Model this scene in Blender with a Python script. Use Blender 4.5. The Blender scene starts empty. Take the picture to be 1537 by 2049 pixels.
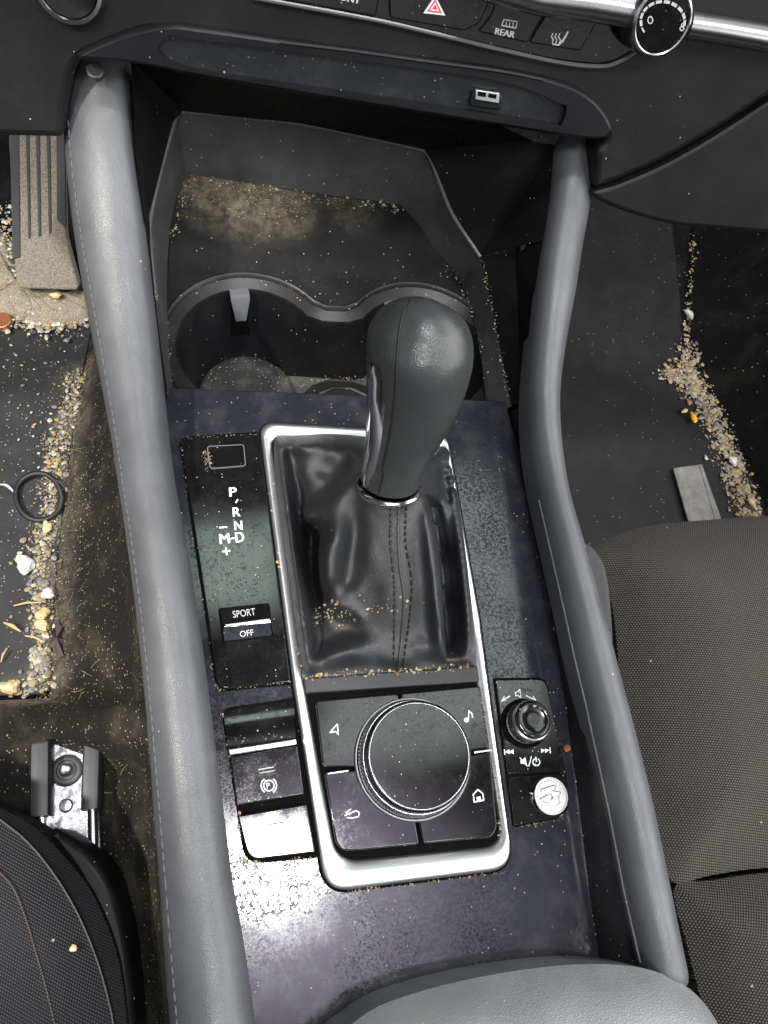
import bpy, math, random
import numpy as np
from mathutils import Vector, geometry, noise as mnoise
random.seed(7)
R_ = math.radians
scene = bpy.context.scene
col = scene.collection
# ------------------------------------------------------------------ view used to measure the place
FOC, CX, CY, H = 1539.0, 768.5, 1024.5, 0.40
_d = np.array([450-CX, 1700-CY, FOC]); _d /= np.linalg.norm(_d)
_t = (-(_d[0]*22+_d[1]*276+_d[2]*FOC))/(_d[0]*-.15+_d[1]*-1)
_f = np.array([22-.15*_t, 276-_t, FOC]); _f /= np.linalg.norm(_f)
_up = -_d; _x = np.cross(_f, _up)
ROT = np.array([_x, _f, _up])
def ray(u, v): return ROT @ np.array([u-CX, v-CY, FOC])
def P(u, v, z=0.0):
    r = ray(u, v); return np.array([0, 0, H]) + (z-H)/r[2]*r
class Frame:
    def __init__(s, p0, ex, n):
        s.p0 = np.array(p0, float); s.n = np.array(n, float); s.n /= np.linalg.norm(s.n)
        ex = np.array(ex, float); ex -= s.n*ex.dot(s.n); s.ex = ex/np.linalg.norm(ex); s.ey = np.cross(s.n, s.ex)
    def px(s, u, v, h=0.0):
        r = ray(u, v); o = np.array([0, 0, H]); q = s.p0+s.n*h
        k = (q-o).dot(s.n)/r.dot(s.n); w = o+k*r-s.p0
        return np.array([w.dot(s.ex), w.dot(s.ey)])
    def w(s, p, h=0.0): return s.p0+s.ex*p[0]+s.ey*p[1]+s.n*h
FLAT = Frame((0, 0, 0), (1, 0, 0), (0, 0, 1))
# ------------------------------------------------------------------ 2-D helpers
def round_poly(pts, r, seg=6):
    pts = [np.array(p, float) for p in pts]; n = len(pts); out = []
    rr = r if isinstance(r, (list, tuple)) else [r]*n
    for i in range(n):
        p, a, b = pts[i], pts[i-1], pts[(i+1) % n]
        if rr[i] <= 0: out.append(p); continue
        da, db = np.linalg.norm(a-p), np.linalg.norm(b-p)
        k = min(rr[i], .48*da, .48*db); A = p+(a-p)/da*k; B = p+(b-p)/db*k
        for j in range(seg+1):
            t = j/seg; out.append((1-t)**2*A+2*t*(1-t)*p+t*t*B)
    return out
def catmull(pts, sub=6, closed=False):
    pts = [np.array(p, float) for p in pts]; n = len(pts); out = []
    for i in range(n if closed else n-1):
        p1, p2 = pts[i], pts[(i+1) % n]
        p0 = pts[i-1] if (closed or i > 0) else 2*p1-p2
        p3 = pts[(i+2) % n] if (closed or i+2 < n) else 2*p2-p1
        for j in range(sub):
            t = j/sub
            out.append(.5*(2*p1+(p2-p0)*t+(2*p0-5*p1+4*p2-p3)*t*t+(3*p1-p0-3*p2+p3)*t**3))
    if not closed: out.append(pts[-1])
    return out
def area(pts): return .5*sum(pts[i-1][0]*pts[i][1]-pts[i][0]*pts[i-1][1] for i in range(len(pts)))
def ccw(pts): return list(pts) if area(pts) > 0 else list(pts)[::-1]
def offset(pts, dd):                       # positive = outward for a ccw outline
    n = len(pts); out = []
    for i in range(n):
        a, p, b = pts[i-1], pts[i], pts[(i+1) % n]
        e1, e2 = p-a, b-p
        n1 = np.array([e1[1], -e1[0]]); n2 = np.array([e2[1], -e2[0]])
        n1 = n1/(np.linalg.norm(n1)+1e-12); n2 = n2/(np.linalg.norm(n2)+1e-12)
        m = n1+n2; l = m.dot(m)
        out.append(p+m*(2*dd/max(l, .6)) if l > 1e-6 else p+n1*dd)
    return out
def resample(pts, n):
    pts = list(pts)+[pts[0]]; L = [0]
    for a, b in zip(pts[:-1], pts[1:]): L.append(L[-1]+np.linalg.norm(b-a))
    out = []; j = 0
    for i in range(n):
        s = L[-1]*i/n
        while L[j+1] < s: j += 1
        k = (s-L[j])/(L[j+1]-L[j]+1e-12); out.append(pts[j]+(pts[j+1]-pts[j])*k)
    return out
# ------------------------------------------------------------------ mesh builder
class MB:
    def __init__(s): s.v = []; s.f = []; s.m = []; s.sm = []
    def add(s, verts, faces, mi=0, sm=True):
        o = len(s.v); s.v += [tuple(map(float, p)) for p in verts]
        for f in faces: s.f.append([o+i for i in f]); s.m.append(mi); s.sm.append(sm)
    def loft(s, rings, closed=True, cap0=False, cap1=False, mi=0, flip=False):
        n = len(rings[0]); vs = [p for r in rings for p in r]; fs = []
        for i in range(len(rings)-1):
            for j in range(n if closed else n-1):
                k = (j+1) % n
                q = [i*n+j, i*n+k, (i+1)*n+k, (i+1)*n+j]
                fs.append(q[::-1] if flip else q)
        if cap0: fs.append(list(range(n))[::-1] if not flip else list(range(n)))
        if cap1:
            q = [(len(rings)-1)*n+j for j in range(n)]; fs.append(q if not flip else q[::-1])
        s.add(vs, fs, mi); return s
    def prism(s, fr, pts, top, bot, bev=.001, mi=0, seg=3, cap=True):
        pts = ccw(pts); rings = [[fr.w(p, bot) for p in pts]]
        for j in range(seg+1):
            a = j/seg*math.pi/2
            o = offset(pts, -bev*(1-math.cos(a)))
            rings.append([fr.w(p, top-bev+bev*math.sin(a)) for p in o])
        s.loft(rings, mi=mi)
        if cap: s.sheet(fr, o, h=top, mi=mi)
        return s
    def ring_band(s, fr, outer, inner, prof, mi=0):   # prof: list of (t, h), t=0 at outer, 1 at inner; same vertex count
        rings = [[fr.w(o+(i-o)*t, h) for o, i in zip(outer, inner)] for t, h in prof]
        s.loft(rings, mi=mi); return s
    def sheet(s, fr, outer, holes=(), hfun=None, h=0.0, mi=0):
        outer = ccw(outer); loops = [outer]+[ccw(x) for x in holes]
        vs = []; cons = []
        for l in loops:
            o = len(vs); vs += [Vector((p[0], p[1])) for p in l]; cons.append([o+i for i in range(len(l))])
        edges = [(l[i-1], l[i]) for l in cons for i in range(len(l))]
        V, E, F, *_ = geometry.delaunay_2d_cdt(vs, edges, [], 0, 1e-7)
        def inside(p, l):
            c = False
            for i in range(len(l)):
                a, b = l[i-1], l[i]
                if (a[1] > p[1]) != (b[1] > p[1]) and p[0] < (b[0]-a[0])*(p[1]-a[1])/(b[1]-a[1])+a[0]: c = not c
            return c
        fs = []
        for f in F:
            c = sum((V[i] for i in f), Vector((0, 0)))/len(f)
            if inside(c, outer) and not any(inside(c, l) for l in loops[1:]):
                q = list(f)
                a = sum(V[q[i-1]].x*V[q[i]].y-V[q[i]].x*V[q[i-1]].y for i in range(len(q)))
                fs.append(q if a > 0 else q[::-1])
        s.add([fr.w((p.x, p.y), hfun(p.x, p.y) if hfun else h) for p in V], fs, mi, hfun is not None); return s
    def tube(s, pts, r, n=8, closed=False, mi=0, flat=1.0):
        pts = [np.array(p, float) for p in pts]; rings = []; m = len(pts)
        for i in range(m):
            a = pts[i-1] if (closed or i > 0) else pts[i]; b = pts[(i+1) % m] if (closed or i < m-1) else pts[i]
            t = b-a; t = t/(np.linalg.norm(t)+1e-12)
            u = np.cross(t, (0, 0, 1.0)); u = u/(np.linalg.norm(u)+1e-9) if np.linalg.norm(u) > 1e-6 else np.array([1., 0, 0])
            w = np.cross(u, t); ri = r[i] if isinstance(r, (list, tuple)) else r
            rings.append([pts[i]+(u*math.cos(2*math.pi*j/n)+w*flat*math.sin(2*math.pi*j/n))*ri for j in range(n)])
        if closed: rings.append(rings[0])
        s.loft(rings, cap0=not closed, cap1=not closed, mi=mi); return s
    def lathe(s, c, ax, prof, n=48, mi=0, knurl=None, cap=True):
        ax = np.array(ax, float); ax /= np.linalg.norm(ax); c = np.array(c, float)
        u = np.cross(ax, (0, 1., 0)); u /= np.linalg.norm(u); w = np.cross(ax, u); rings = []
        for r, h, *k in prof:
            ring = []
            for j in range(n):
                rr = r*(1-(k[0] if k and j % 2 else 0)); a = 2*math.pi*j/n
                ring.append(c+ax*h+(u*math.cos(a)+w*math.sin(a))*rr)
            rings.append(ring)
        s.loft(rings, cap1=cap, mi=mi); return s
    def blob(s, c, r, mi=0, rnd=.35):
        c = np.array(c, float); sx, sy, sz = (r*random.uniform(1-rnd, 1+rnd) for _ in range(3)); a = random.random()*6.28
        base = [(1,0,0),(0,1,0),(-1,0,0),(0,-1,0),(0,0,1),(0,0,-1),(.7,.7,.3),(-.7,.7,.2),(-.7,-.7,.3),(.7,-.7,.2)]
        base = base[:6] if r < .0007 else base
        vs = []
        for x, y, z in base:
            k = random.uniform(.8, 1.15); x, y, z = x*sx*k, y*sy*k, z*sz*k
            vs.append(c+np.array([x*math.cos(a)-y*math.sin(a), x*math.sin(a)+y*math.cos(a), z*.8]))
        if len(base) == 6: fs = [(0,1,4),(1,2,4),(2,3,4),(3,0,4),(1,0,5),(2,1,5),(3,2,5),(0,3,5)]
        else:
            o = [0,6,1,7,2,8,3,9]; fs = []
            for i in range(8): fs += [(o[i], o[(i+1) % 8], 4), (o[(i+1) % 8], o[i], 5)]
        s.add(vs, fs, mi); return s
    def build(s, name, mats, parent=None, smooth=40):
        me = bpy.data.meshes.new(name); loc = WLOC.get(parent.name, np.zeros(3)) if parent else None
        if parent is None:
            a = np.array(s.v); loc = np.array([(a[:,0].min()+a[:,0].max())/2, (a[:,1].min()+a[:,1].max())/2, a[:,2].min()])
        me.from_pydata([tuple(np.array(p)-loc) for p in s.v], [], s.f)
        for m in (mats if isinstance(mats, (list, tuple)) else [mats]): me.materials.append(m)
        me.polygons.foreach_set('material_index', s.m)
        if smooth:
            me.polygons.foreach_set('use_smooth', [True]*len(s.f)); me.update()
            me.set_sharp_from_angle(angle=R_(smooth)); me.polygons.foreach_set('use_smooth', s.sm)
        me.update()
        o = bpy.data.objects.new(name, me); col.objects.link(o)
        if parent is not None: o.parent = parent; WLOC[o.name] = loc
        else: o.location = loc; WLOC[o.name] = loc
        return o
WLOC = {}
def tag(o, label=None, cat=None, group=None, kind=None):
    if label: o['label'] = label
    if cat: o['category'] = cat
    if group: o['group'] = group
    if kind: o['kind'] = kind
    return o
def thing(name, loc, label, cat, group=None):
    o = bpy.data.objects.new(name, None); o.empty_display_size = .02; col.objects.link(o)
    o.location = loc; WLOC[o.name] = np.array(loc, float); return tag(o, label, cat, group)
# lettering and line symbols are laid into the mesh of the part that carries them
def text_flat(txt):
    c = bpy.data.curves.new('lettering', 'FONT'); c.body = txt; c.resolution_u = 3
    o = bpy.data.objects.new('lettering', c); col.objects.link(o)
    dg = bpy.context.evaluated_depsgraph_get(); dg.update(); me = o.evaluated_get(dg).to_mesh()
    vs = [(p.co.x, p.co.y) for p in me.vertices]; fs = [list(p.vertices) for p in me.polygons]
    o.evaluated_get(dg).to_mesh_clear(); bpy.data.objects.remove(o); bpy.data.curves.remove(c)
    return vs, fs
_lift = [0]
def lift(h): _lift[0] = (_lift[0]+1) % 40; return h+.00012+_lift[0]*6e-6
def text_on(mb, fr, txt, A, B, hpx, h, mi, bold=0.0):
    vs, fs = text_flat(txt); a = np.array(vs); lo, hi = a.min(0), a.max(0)
    pa, pb = fr.px(*A, h), fr.px(*B, h); ex = pb-pa
    du = np.array(B, float)-np.array(A, float); du /= np.linalg.norm(du)
    pc = fr.px(A[0]+du[1]*hpx, A[1]-du[0]*hpx, h); ey = pc-pa
    for k in range(3 if bold else 1):
        hh = lift(h); off = ex/np.linalg.norm(ex)*bold*(k-1)
        mb.add([fr.w(pa+ex*(x-lo[0])/(hi[0]-lo[0])+ey*(y-lo[1])/(hi[1]-lo[1])+off, hh) for x, y in vs], fs, mi)
def stroke(mb, fr, pts, wpx, h, mi, closed=False):
    q = [fr.px(u, v, h) for u, v in pts]
    k = np.linalg.norm(fr.px(pts[0][0]+1, pts[0][1], h)-q[0])*wpx/2
    if closed: q = q+[q[0]]
    for a, b in zip(q[:-1], q[1:]):
        t = (b-a)/(np.linalg.norm(b-a)+1e-12); n = np.array([-t[1], t[0]])*k; hh = lift(h); a2, b2 = a-t*k*.6, b+t*k*.6
        mb.add([fr.w(p, hh) for p in (a2-n, b2-n, b2+n, a2+n)], [(0,1,2,3)], mi)
def fillpx(mb, fr, pts, h, mi):
    q = ccw([fr.px(u, v, h) for u, v in pts]); hh = lift(h)
    mb.add([fr.w(p, hh) for p in q], [list(range(len(q)))], mi)
def arcpx(cx, cy, r, a0, a1, n=12, ry=None):
    return [(cx+r*math.cos(R_(a0+(a1-a0)*i/n)), cy-(ry or r)*math.sin(R_(a0+(a1-a0)*i/n))) for i in range(n+1)]
# ------------------------------------------------------------------ materials
def nt(name):
    m = bpy.data.materials.new(name); m.use_nodes = True; t = m.node_tree; return m, t, t.nodes['Principled BSDF']
def N(t, kind, **kw):
    n = t.nodes.new(kind)
    for k, v in kw.items():
        if k.startswith('i_'):
            key = k[2:]; n.inputs[int(key) if key.isdigit() else key.replace('_', ' ')].default_value = v
        else: setattr(n, k, v)
    return n
def math_(t, op, a, b=None, c=None):
    n = N(t, 'ShaderNodeMath', operation=op)
    for i, q in enumerate((a, b, c)):
        if q is None: continue
        if hasattr(q, 'is_linked'): t.links.new(q, n.inputs[i])
        else: n.inputs[i].default_value = q
    return n.outputs[0]
def step(t, x, lo, hi, a=0., b=1.):
    n = N(t, 'ShaderNodeMapRange', interpolation_type='SMOOTHSTEP'); t.links.new(x, n.inputs[0])
    for i, q in enumerate((lo, hi, a, b)): n.inputs[i+1].default_value = q
    return n.outputs[0]
def pos(t): return N(t, 'ShaderNodeNewGeometry').outputs['Position']
def noise(t, scale, detail=3, rough=.55, vec=None):
    n = N(t, 'ShaderNodeTexNoise'); n.inputs['Scale'].default_value = scale; n.inputs['Detail'].default_value = detail
    n.inputs['Roughness'].default_value = rough; t.links.new(vec or pos(t), n.inputs['Vector']); return n.outputs['Fac']
def mixc(t, fac, a, b):
    n = N(t, 'ShaderNodeMix', data_type='RGBA')
    for s_, q in ((n.inputs[0], fac), (n.inputs[6], a), (n.inputs[7], b)):
        if hasattr(q, 'is_linked'): t.links.new(q, s_)
        elif isinstance(q, (int, float)): s_.default_value = q
        else: s_.default_value = (*q, 1)
    return n.outputs[2]
def specks(t, scale, dens, size=.25):      # tiny isolated grains, 0..1
    n = N(t, 'ShaderNodeTexVoronoi'); n.inputs['Scale'].default_value = scale; t.links.new(pos(t), n.inputs['Vector'])
    a = math_(t, 'LESS_THAN', n.outputs['Distance'], size)
    s = N(t, 'ShaderNodeSeparateColor'); t.links.new(n.outputs['Color'], s.inputs[0])
    return math_(t, 'MULTIPLY', a, math_(t, 'LESS_THAN', s.outputs[0], dens))
def bump(t, b, hgt, strength, dist=.0003):
    n = N(t, 'ShaderNodeBump'); n.inputs['Strength'].default_value = strength; n.inputs['Distance'].default_value = dist
    t.links.new(hgt, n.inputs['Height']); t.links.new(n.outputs[0], b.inputs['Normal'])
def plain(name, c, rough=.5, metal=0., spec=.5):
    m, t, b = nt(name); b.inputs['Base Color'].default_value = (*c, 1); b.inputs['Roughness'].default_value = rough
    b.inputs['Metallic'].default_value = metal; b.inputs['Specular IOR Level'].default_value = spec; return m
DUST = (.42, .38, .30)
def leather(name, c, rough=.42, grain=900, strength=.35, dust=.04, wear=.25):
    m, t, b = nt(name)
    v = N(t, 'ShaderNodeTexVoronoi', feature='DISTANCE_TO_EDGE'); v.inputs['Scale'].default_value = grain
    nz = N(t, 'ShaderNodeTexNoise'); nz.inputs['Scale'].default_value = grain*.5; t.links.new(pos(t), nz.inputs['Vector'])
    ad = N(t, 'ShaderNodeVectorMath', operation='MULTIPLY_ADD'); t.links.new(nz.outputs['Color'], ad.inputs[0]); ad.inputs[1].default_value = (.0012,)*3; t.links.new(pos(t), ad.inputs[2])
    t.links.new(ad.outputs[0], v.inputs['Vector'])
    hgt = math_(t, 'ADD', step(t, v.outputs['Distance'], 0, .35), math_(t, 'MULTIPLY', noise(t, grain*.25, 3), .9))
    bump(t, b, hgt, strength, .0004)
    lg = noise(t, 35, 4, .6); c2 = tuple(min(1, x*1.13+.001) for x in c); c1 = tuple(x*.92 for x in c)
    base = mixc(t, step(t, lg, .3, .7), c1, c2)
    base = mixc(t, math_(t, 'MULTIPLY', specks(t, 420, dust), .75), base, DUST)
    t.links.new(base, b.inputs['Base Color'])
    t.links.new(math_(t, 'ADD', step(t, noise(t, 60, 5), .3, .7, 0, wear*.6), rough-wear*.2), b.inputs['Roughness'])
    return m
def panel(name, c, rough, spots=.5, dust=.10, spec=.5, film=.02, grain=0, lo=.54):
    # smooth trim panel with dried drops, fine dust and a thin uneven film
    m, t, b = nt(name)
    big = noise(t, 22, 4, .6)
    d1 = step(t, noise(t, 800, 3, .6), lo, lo+.13); d2 = step(t, noise(t, 420, 3, .65), lo+.01, lo+.12)
    where = step(t, big, .38, .62)
    drop = math_(t, 'MULTIPLY', math_(t, 'MAXIMUM', d1, math_(t, 'MULTIPLY', d2, .8)), math_(t, 'MULTIPLY_ADD', where, .7, .3))
    t.links.new(math_(t, 'ADD', math_(t, 'MULTIPLY_ADD', drop, spots*.28, rough), step(t, noise(t, 90, 5), .35, .75, 0, .07)), b.inputs['Roughness'])
    t.links.new(math_(t, 'MULTIPLY_ADD', drop, -spec*.88*min(1, spots*1.6), spec), b.inputs['Specular IOR Level'])
    base = mixc(t, math_(t, 'MULTIPLY', step(t, noise(t, 60, 6, .7), .42, .75), film*6), c, (.22, .21, .20))
    sp = math_(t, 'MAXIMUM', specks(t, 650, dust*1.2, .22), specks(t, 260, dust*.35, .16))
    sp = math_(t, 'MULTIPLY', sp, math_(t, 'MULTIPLY_ADD', step(t, noise(t, 40, 3), .4, .65), .8, .2))
    base = mixc(t, sp, base, DUST)
    t.links.new(base, b.inputs['Base Color'])
    if grain: bump(t, b, noise(t, grain, 2), .25, .0002)
    return m
def plastic(name, c, rough=.5, grain=1500, strength=.3, dust=.02, film=.0, spec=.26):
    m, t, b = nt(name); bump(t, b, noise(t, grain, 3), strength, .0003)
    base = mixc(t, step(t, noise(t, 30, 5, .65), .35, .75), c, tuple(x*1.5+.003 for x in c))
    if film: base = mixc(t, math_(t, 'MULTIPLY', step(t, noise(t, 45, 7, .75), .40, .75), film), base, (.16, .145, .12))
    sp = math_(t, 'MAXIMUM', specks(t, 600, dust, .24), specks(t, 230, dust*.25, .14))
    t.links.new(mixc(t, sp, base, DUST), b.inputs['Base Color'])
    b.inputs['Roughness'].default_value = rough; b.inputs['Specular IOR Level'].default_value = spec; return m
def fabric(name, c, c2, scale, ang=0., strength=.6):
    m, t, b = nt(name); mp = N(t, 'ShaderNodeMapping'); mp.inputs['Rotation'].default_value = (0, 0, ang); t.links.new(pos(t), mp.inputs['Vector'])
    s = N(t, 'ShaderNodeSeparateXYZ'); t.links.new(mp.outputs[0], s.inputs[0])
    wob = math_(t, 'MULTIPLY', noise(t, 120, 2), 1.6)
    a = math_(t, 'MULTIPLY', s.outputs[0], scale); bq = math_(t, 'MULTIPLY', s.outputs[1], scale)
    row = math_(t, 'FLOOR', math_(t, 'DIVIDE', bq, math.pi))
    sa = math_(t, 'ABSOLUTE', math_(t, 'SINE', math_(t, 'ADD', a, math_(t, 'MULTIPLY', row, math.pi/2))))
    sb = math_(t, 'ABSOLUTE', math_(t, 'SINE', math_(t, 'ADD', bq, 0)))
    w = math_(t, 'MULTIPLY', sa, sb)
    bump(t, b, w, strength, .0009)
    base = mixc(t, step(t, math_(t, 'ADD', w, math_(t, 'MULTIPLY', noise(t, 700, 2), .3)), .35, .95), c, c2)
    base = mixc(t, math_(t, 'MULTIPLY', step(t, noise(t, 28, 5), .4, .8), .35), base, tuple(x*.6 for x in c2))
    base = mixc(t, math_(t, 'MULTIPLY', specks(t, 300, .006, .2), .8), base, DUST)
    t.links.new(base, b.inputs['Base Color']); b.inputs['Roughness'].default_value = .85; b.inputs['Specular IOR Level'].default_value = .2
    return m
def carpet(name, c, dust=.35, grit=.12):
    m, t, b = nt(name); n1 = noise(t, 900, 4, .7); bump(t, b, n1, .9, .0016)
    base = mixc(t, step(t, n1, .35, .7), tuple(x*.4 for x in c), c)
    base = mixc(t, math_(t, 'MULTIPLY', step(t, noise(t, 26, 6, .7), .45, .75), dust), base, (.20, .17, .12))
    sp = math_(t, 'MULTIPLY', math_(t, 'MAXIMUM', specks(t, 520, grit, .3), specks(t, 250, grit*.4, .2)), step(t, noise(t, 30, 3), .3, .6))
    base = mixc(t, sp, base, (.45, .38, .24)); t.links.new(base, b.inputs['Base Color'])
    b.inputs['Roughness'].default_value = .95; b.inputs['Specular IOR Level'].default_value = .15; return m
def grains(name, cols, rough=.7):
    m, t, b = nt(name); g = N(t, 'ShaderNodeNewGeometry'); r = N(t, 'ShaderNodeValToRGB'); r.color_ramp.interpolation = 'CONSTANT'
    e = r.color_ramp.elements
    for i, c in enumerate(cols):
        if i < 2: e[i].position = i/len(cols)
        else: e.new(i/len(cols))
        e[i].color = (*c, 1)
    t.links.new(g.outputs['Random Per Island'], r.inputs[0])
    t.links.new(mixc(t, step(t, noise(t, 900, 3), .3, .7), r.outputs[0], mixc(t, .5, r.outputs[0], (.12, .1, .07))), b.inputs['Base Color'])
    b.inputs['Roughness'].default_value = rough; return m
M = {}
M['rail'] = leather('grey leather', (.069, .072, .079), .38, 1200, .18, .003)
M['rail_side'] = leather('grey leather side', (.040, .040, .044), .5, 950, .30, .03)
M['boot'] = leather('black boot leather', (.0145, .0155, .0175), .42, 1100, .34, .003, .12)
M['knob'] = leather('black knob leather', (.031, .0335, .034), .28, 1100, .15, .0, .08)
M['arm'] = leather('armrest leather', (.20, .207, .21), .32, 900, .30, .004)
M['deck'] = panel('navy satin deck', (.0125, .0138, .0185), .05, .7, .035, .5, .014, lo=.48)
M['wall'] = panel('satin side panel', (.011, .0115, .0135), .33, .2, .04, .35, .008)
M['gloss'] = panel('gloss black', (.0045, .0045, .005), .04, .42, .05, .5, .004)
M['glossk'] = panel('gloss black dial face', (.004, .0042, .004), .05, .30, .07, .5, .001)
M['dash'] = plastic('dash black', (.0052, .0054, .0058), .5, 1600, .3, .003)
M['dash2'] = plastic('dash tray', (.0042, .0046, .006), .42, 1600, .15, .006)
M['slot'] = panel('tray floor', (.012, .014, .017), .22, .2, .06, .4, .01)
M['black'] = plastic('deep black', (.0032, .0032, .0036), .6, 1500, .1, .008, spec=.12)
M['backp'] = plastic('back panel', (.0034, .0035, .004), .55, 1500, .2, .012, spec=.14)
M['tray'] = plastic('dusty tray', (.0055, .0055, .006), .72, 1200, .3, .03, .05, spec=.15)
M['rimp'] = plastic('cup rim', (.0075, .0075, .008), .36, 1200, .15, .02, .05)
M['lip'] = plain('tray lip highlight', (.075,.076,.08), .4)  # paler than the tray: the rim highlight is put into this colour
M['trayw'] = plastic('tray wall', (.036, .036, .0375), .42, 1200, .3, .02, .10)
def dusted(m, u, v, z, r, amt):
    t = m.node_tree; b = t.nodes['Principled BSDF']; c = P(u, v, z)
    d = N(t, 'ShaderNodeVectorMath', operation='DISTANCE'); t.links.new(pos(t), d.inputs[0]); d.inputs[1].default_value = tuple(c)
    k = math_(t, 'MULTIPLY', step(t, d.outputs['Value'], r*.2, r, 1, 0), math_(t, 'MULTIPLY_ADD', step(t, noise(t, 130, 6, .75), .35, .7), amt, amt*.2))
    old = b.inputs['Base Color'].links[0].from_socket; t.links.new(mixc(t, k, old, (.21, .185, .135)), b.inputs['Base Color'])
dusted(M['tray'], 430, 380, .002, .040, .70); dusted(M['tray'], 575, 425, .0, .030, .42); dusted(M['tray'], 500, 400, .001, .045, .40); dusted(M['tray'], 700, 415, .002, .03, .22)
ZF_ = -.202
M['cup'] = plastic('cup wall', (.0055, .006, .007), .4, 1500, .1, .012, .0, spec=.25)
M['cupf'] = plastic('cup floor', (.018, .018, .0175), .5, 900, .4, .10, .45)
M['tab'] = plain('tab grey', (.085, .088, .095), .32)
M['crack'] = plain('gap', (.0015, .0015, .0015), .9, 0, .1)
M['white'] = plain('print white', (.72, .73, .72), .6)
M['print'] = plain('print grey', (.42, .43, .43), .6)
M['pgrey'] = plain('print dim', (.035, .036, .037), .5)
M['red'] = plain('hazard red', (.75, .05, .08), .5)
M['orange'] = plain('indicator orange', (.75, .25, .05), .5)
M['trimg'] = plain('trim grey', (.16,.16,.165), .38, .6)
M['chrome'] = plain('chrome', (.78, .78, .80), .12, 1)
M['steel'] = plain('steel', (.48, .48, .50), .28, 1)
def brushed(name, c, rough):
    m, t, b = nt(name); b.inputs['Metallic'].default_value = 1
    base = mixc(t, math_(t, 'MULTIPLY', step(t, noise(t, 420, 5, .7), .5, .75), .3), c, (.35, .36, .34))
    base = mixc(t, specks(t, 500, .012, .25), base, (.25, .2, .13)); t.links.new(base, b.inputs['Base Color'])
    t.links.new(step(t, noise(t, 300, 4), .3, .7, rough-.06, rough+.1), b.inputs['Roughness']); return m
M['alu'] = plain('satin aluminium', (.76, .77, .78), .36, 1)
M['satin'] = plain('satin chrome', (.42, .42, .43), .27, 1)
M['rust'] = brushed('rail steel', (.46, .46, .50), .22)
M['cap2'] = plastic('seat trim', (.003,.003,.0033), .45, 1500, .1, .03, spec=.15)
M['cap'] = plain('rail cap plastic', (.024, .024, .026), .45)
M['seat'] = fabric('passenger weave', (.0185, .017, .0155), (.097, .088, .077), 2300, R_(14), .5)
M['seat2'] = fabric('passenger side fabric', (.045, .045, .046), (.075, .075, .077), 2600, 0, .4)
M['dseat'] = fabric('driver weave', (.006, .006, .0075), (.040, .039, .044), 2300, R_(35), .6)
M['dband'] = fabric('driver side fabric', (.012, .012, .014), (.034, .034, .037), 2600, R_(35), .4)
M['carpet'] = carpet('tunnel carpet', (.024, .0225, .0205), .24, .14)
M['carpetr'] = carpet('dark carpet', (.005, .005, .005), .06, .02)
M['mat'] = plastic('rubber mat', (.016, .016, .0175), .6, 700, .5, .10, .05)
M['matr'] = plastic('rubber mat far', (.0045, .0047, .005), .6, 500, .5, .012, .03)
M['sandy'] = carpet('sand', (.42, .36, .27), .2, .3)
M['pedal'] = carpet('dusty pedal', (.36, .32, .265), .25, .05)
M['groove'] = plain('pedal rubber', (.030, .030, .034), .6)
M['grit'] = grains('grit', [(.40,.34,.22),(.48,.42,.32),(.36,.25,.11),(.20,.15,.10),(.30,.26,.20),(.42,.30,.13),(.17,.10,.06),(.26,.25,.24)])
M['gritw'] = grains('pale grit', [(.50,.47,.40),(.42,.34,.18),(.28,.27,.26),(.38,.26,.09),(.22,.18,.13),(.32,.26,.16),(.55,.52,.46),(.20,.19,.18)])
M['stitch'] = plain('grey thread', (.085, .085, .09), .7)
M['stitchb'] = plain('black thread', (.004, .004, .004), .7)
M['stitcho'] = plain('tan thread', (.065, .045, .038), .7)
M['rubber'] = plain('black elastic', (.010, .010, .011), .55)
M['leaf'] = plain('dry leaf', (.050, .026, .024), .7)
M['lint'] = plain('lint', (.14, .12, .09), .9)
M['twig'] = plain('straw', (.50, .33, .14), .7)
def stonemat(name, a, b_):
    m, t, b = nt(name); t.links.new(mixc(t, step(t, noise(t, 260, 5, .7), .35, .65), a, b_), b.inputs['Base Color']); b.inputs['Roughness'].default_value = .55; bump(t, b, noise(t, 500, 4), .6, .0008); return m
M['pale'] = stonemat('pale stone', (.36,.33,.29), (.66,.64,.60))
M['cream'] = stonemat('cream stone', (.40,.27,.10), (.66,.56,.34))
M['yellow'] = plain('yellow shell', (.80, .40, .02), .4)
M['copper'] = plain('copper', (.62, .24, .12), .35, .8)
M['rustspot'] = plain('brown crumb', (.22, .065, .03), .8)
M['coin'] = plain('coin silver', (.50, .49, .47), .32, 1)
def strip_mat():
    m, t, b = nt('worn strip')
    t.links.new(mixc(t, step(t, noise(t, 70, 6, .7), .35, .7), (.12, .115, .105), (.21, .20, .185)), b.inputs['Base Color']); b.inputs['Roughness'].default_value = .7; return m
M['strip'] = strip_mat()
def px2(pts, z=0.0, fr=FLAT): return [fr.px(u, v, z) for u, v in pts]
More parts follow.
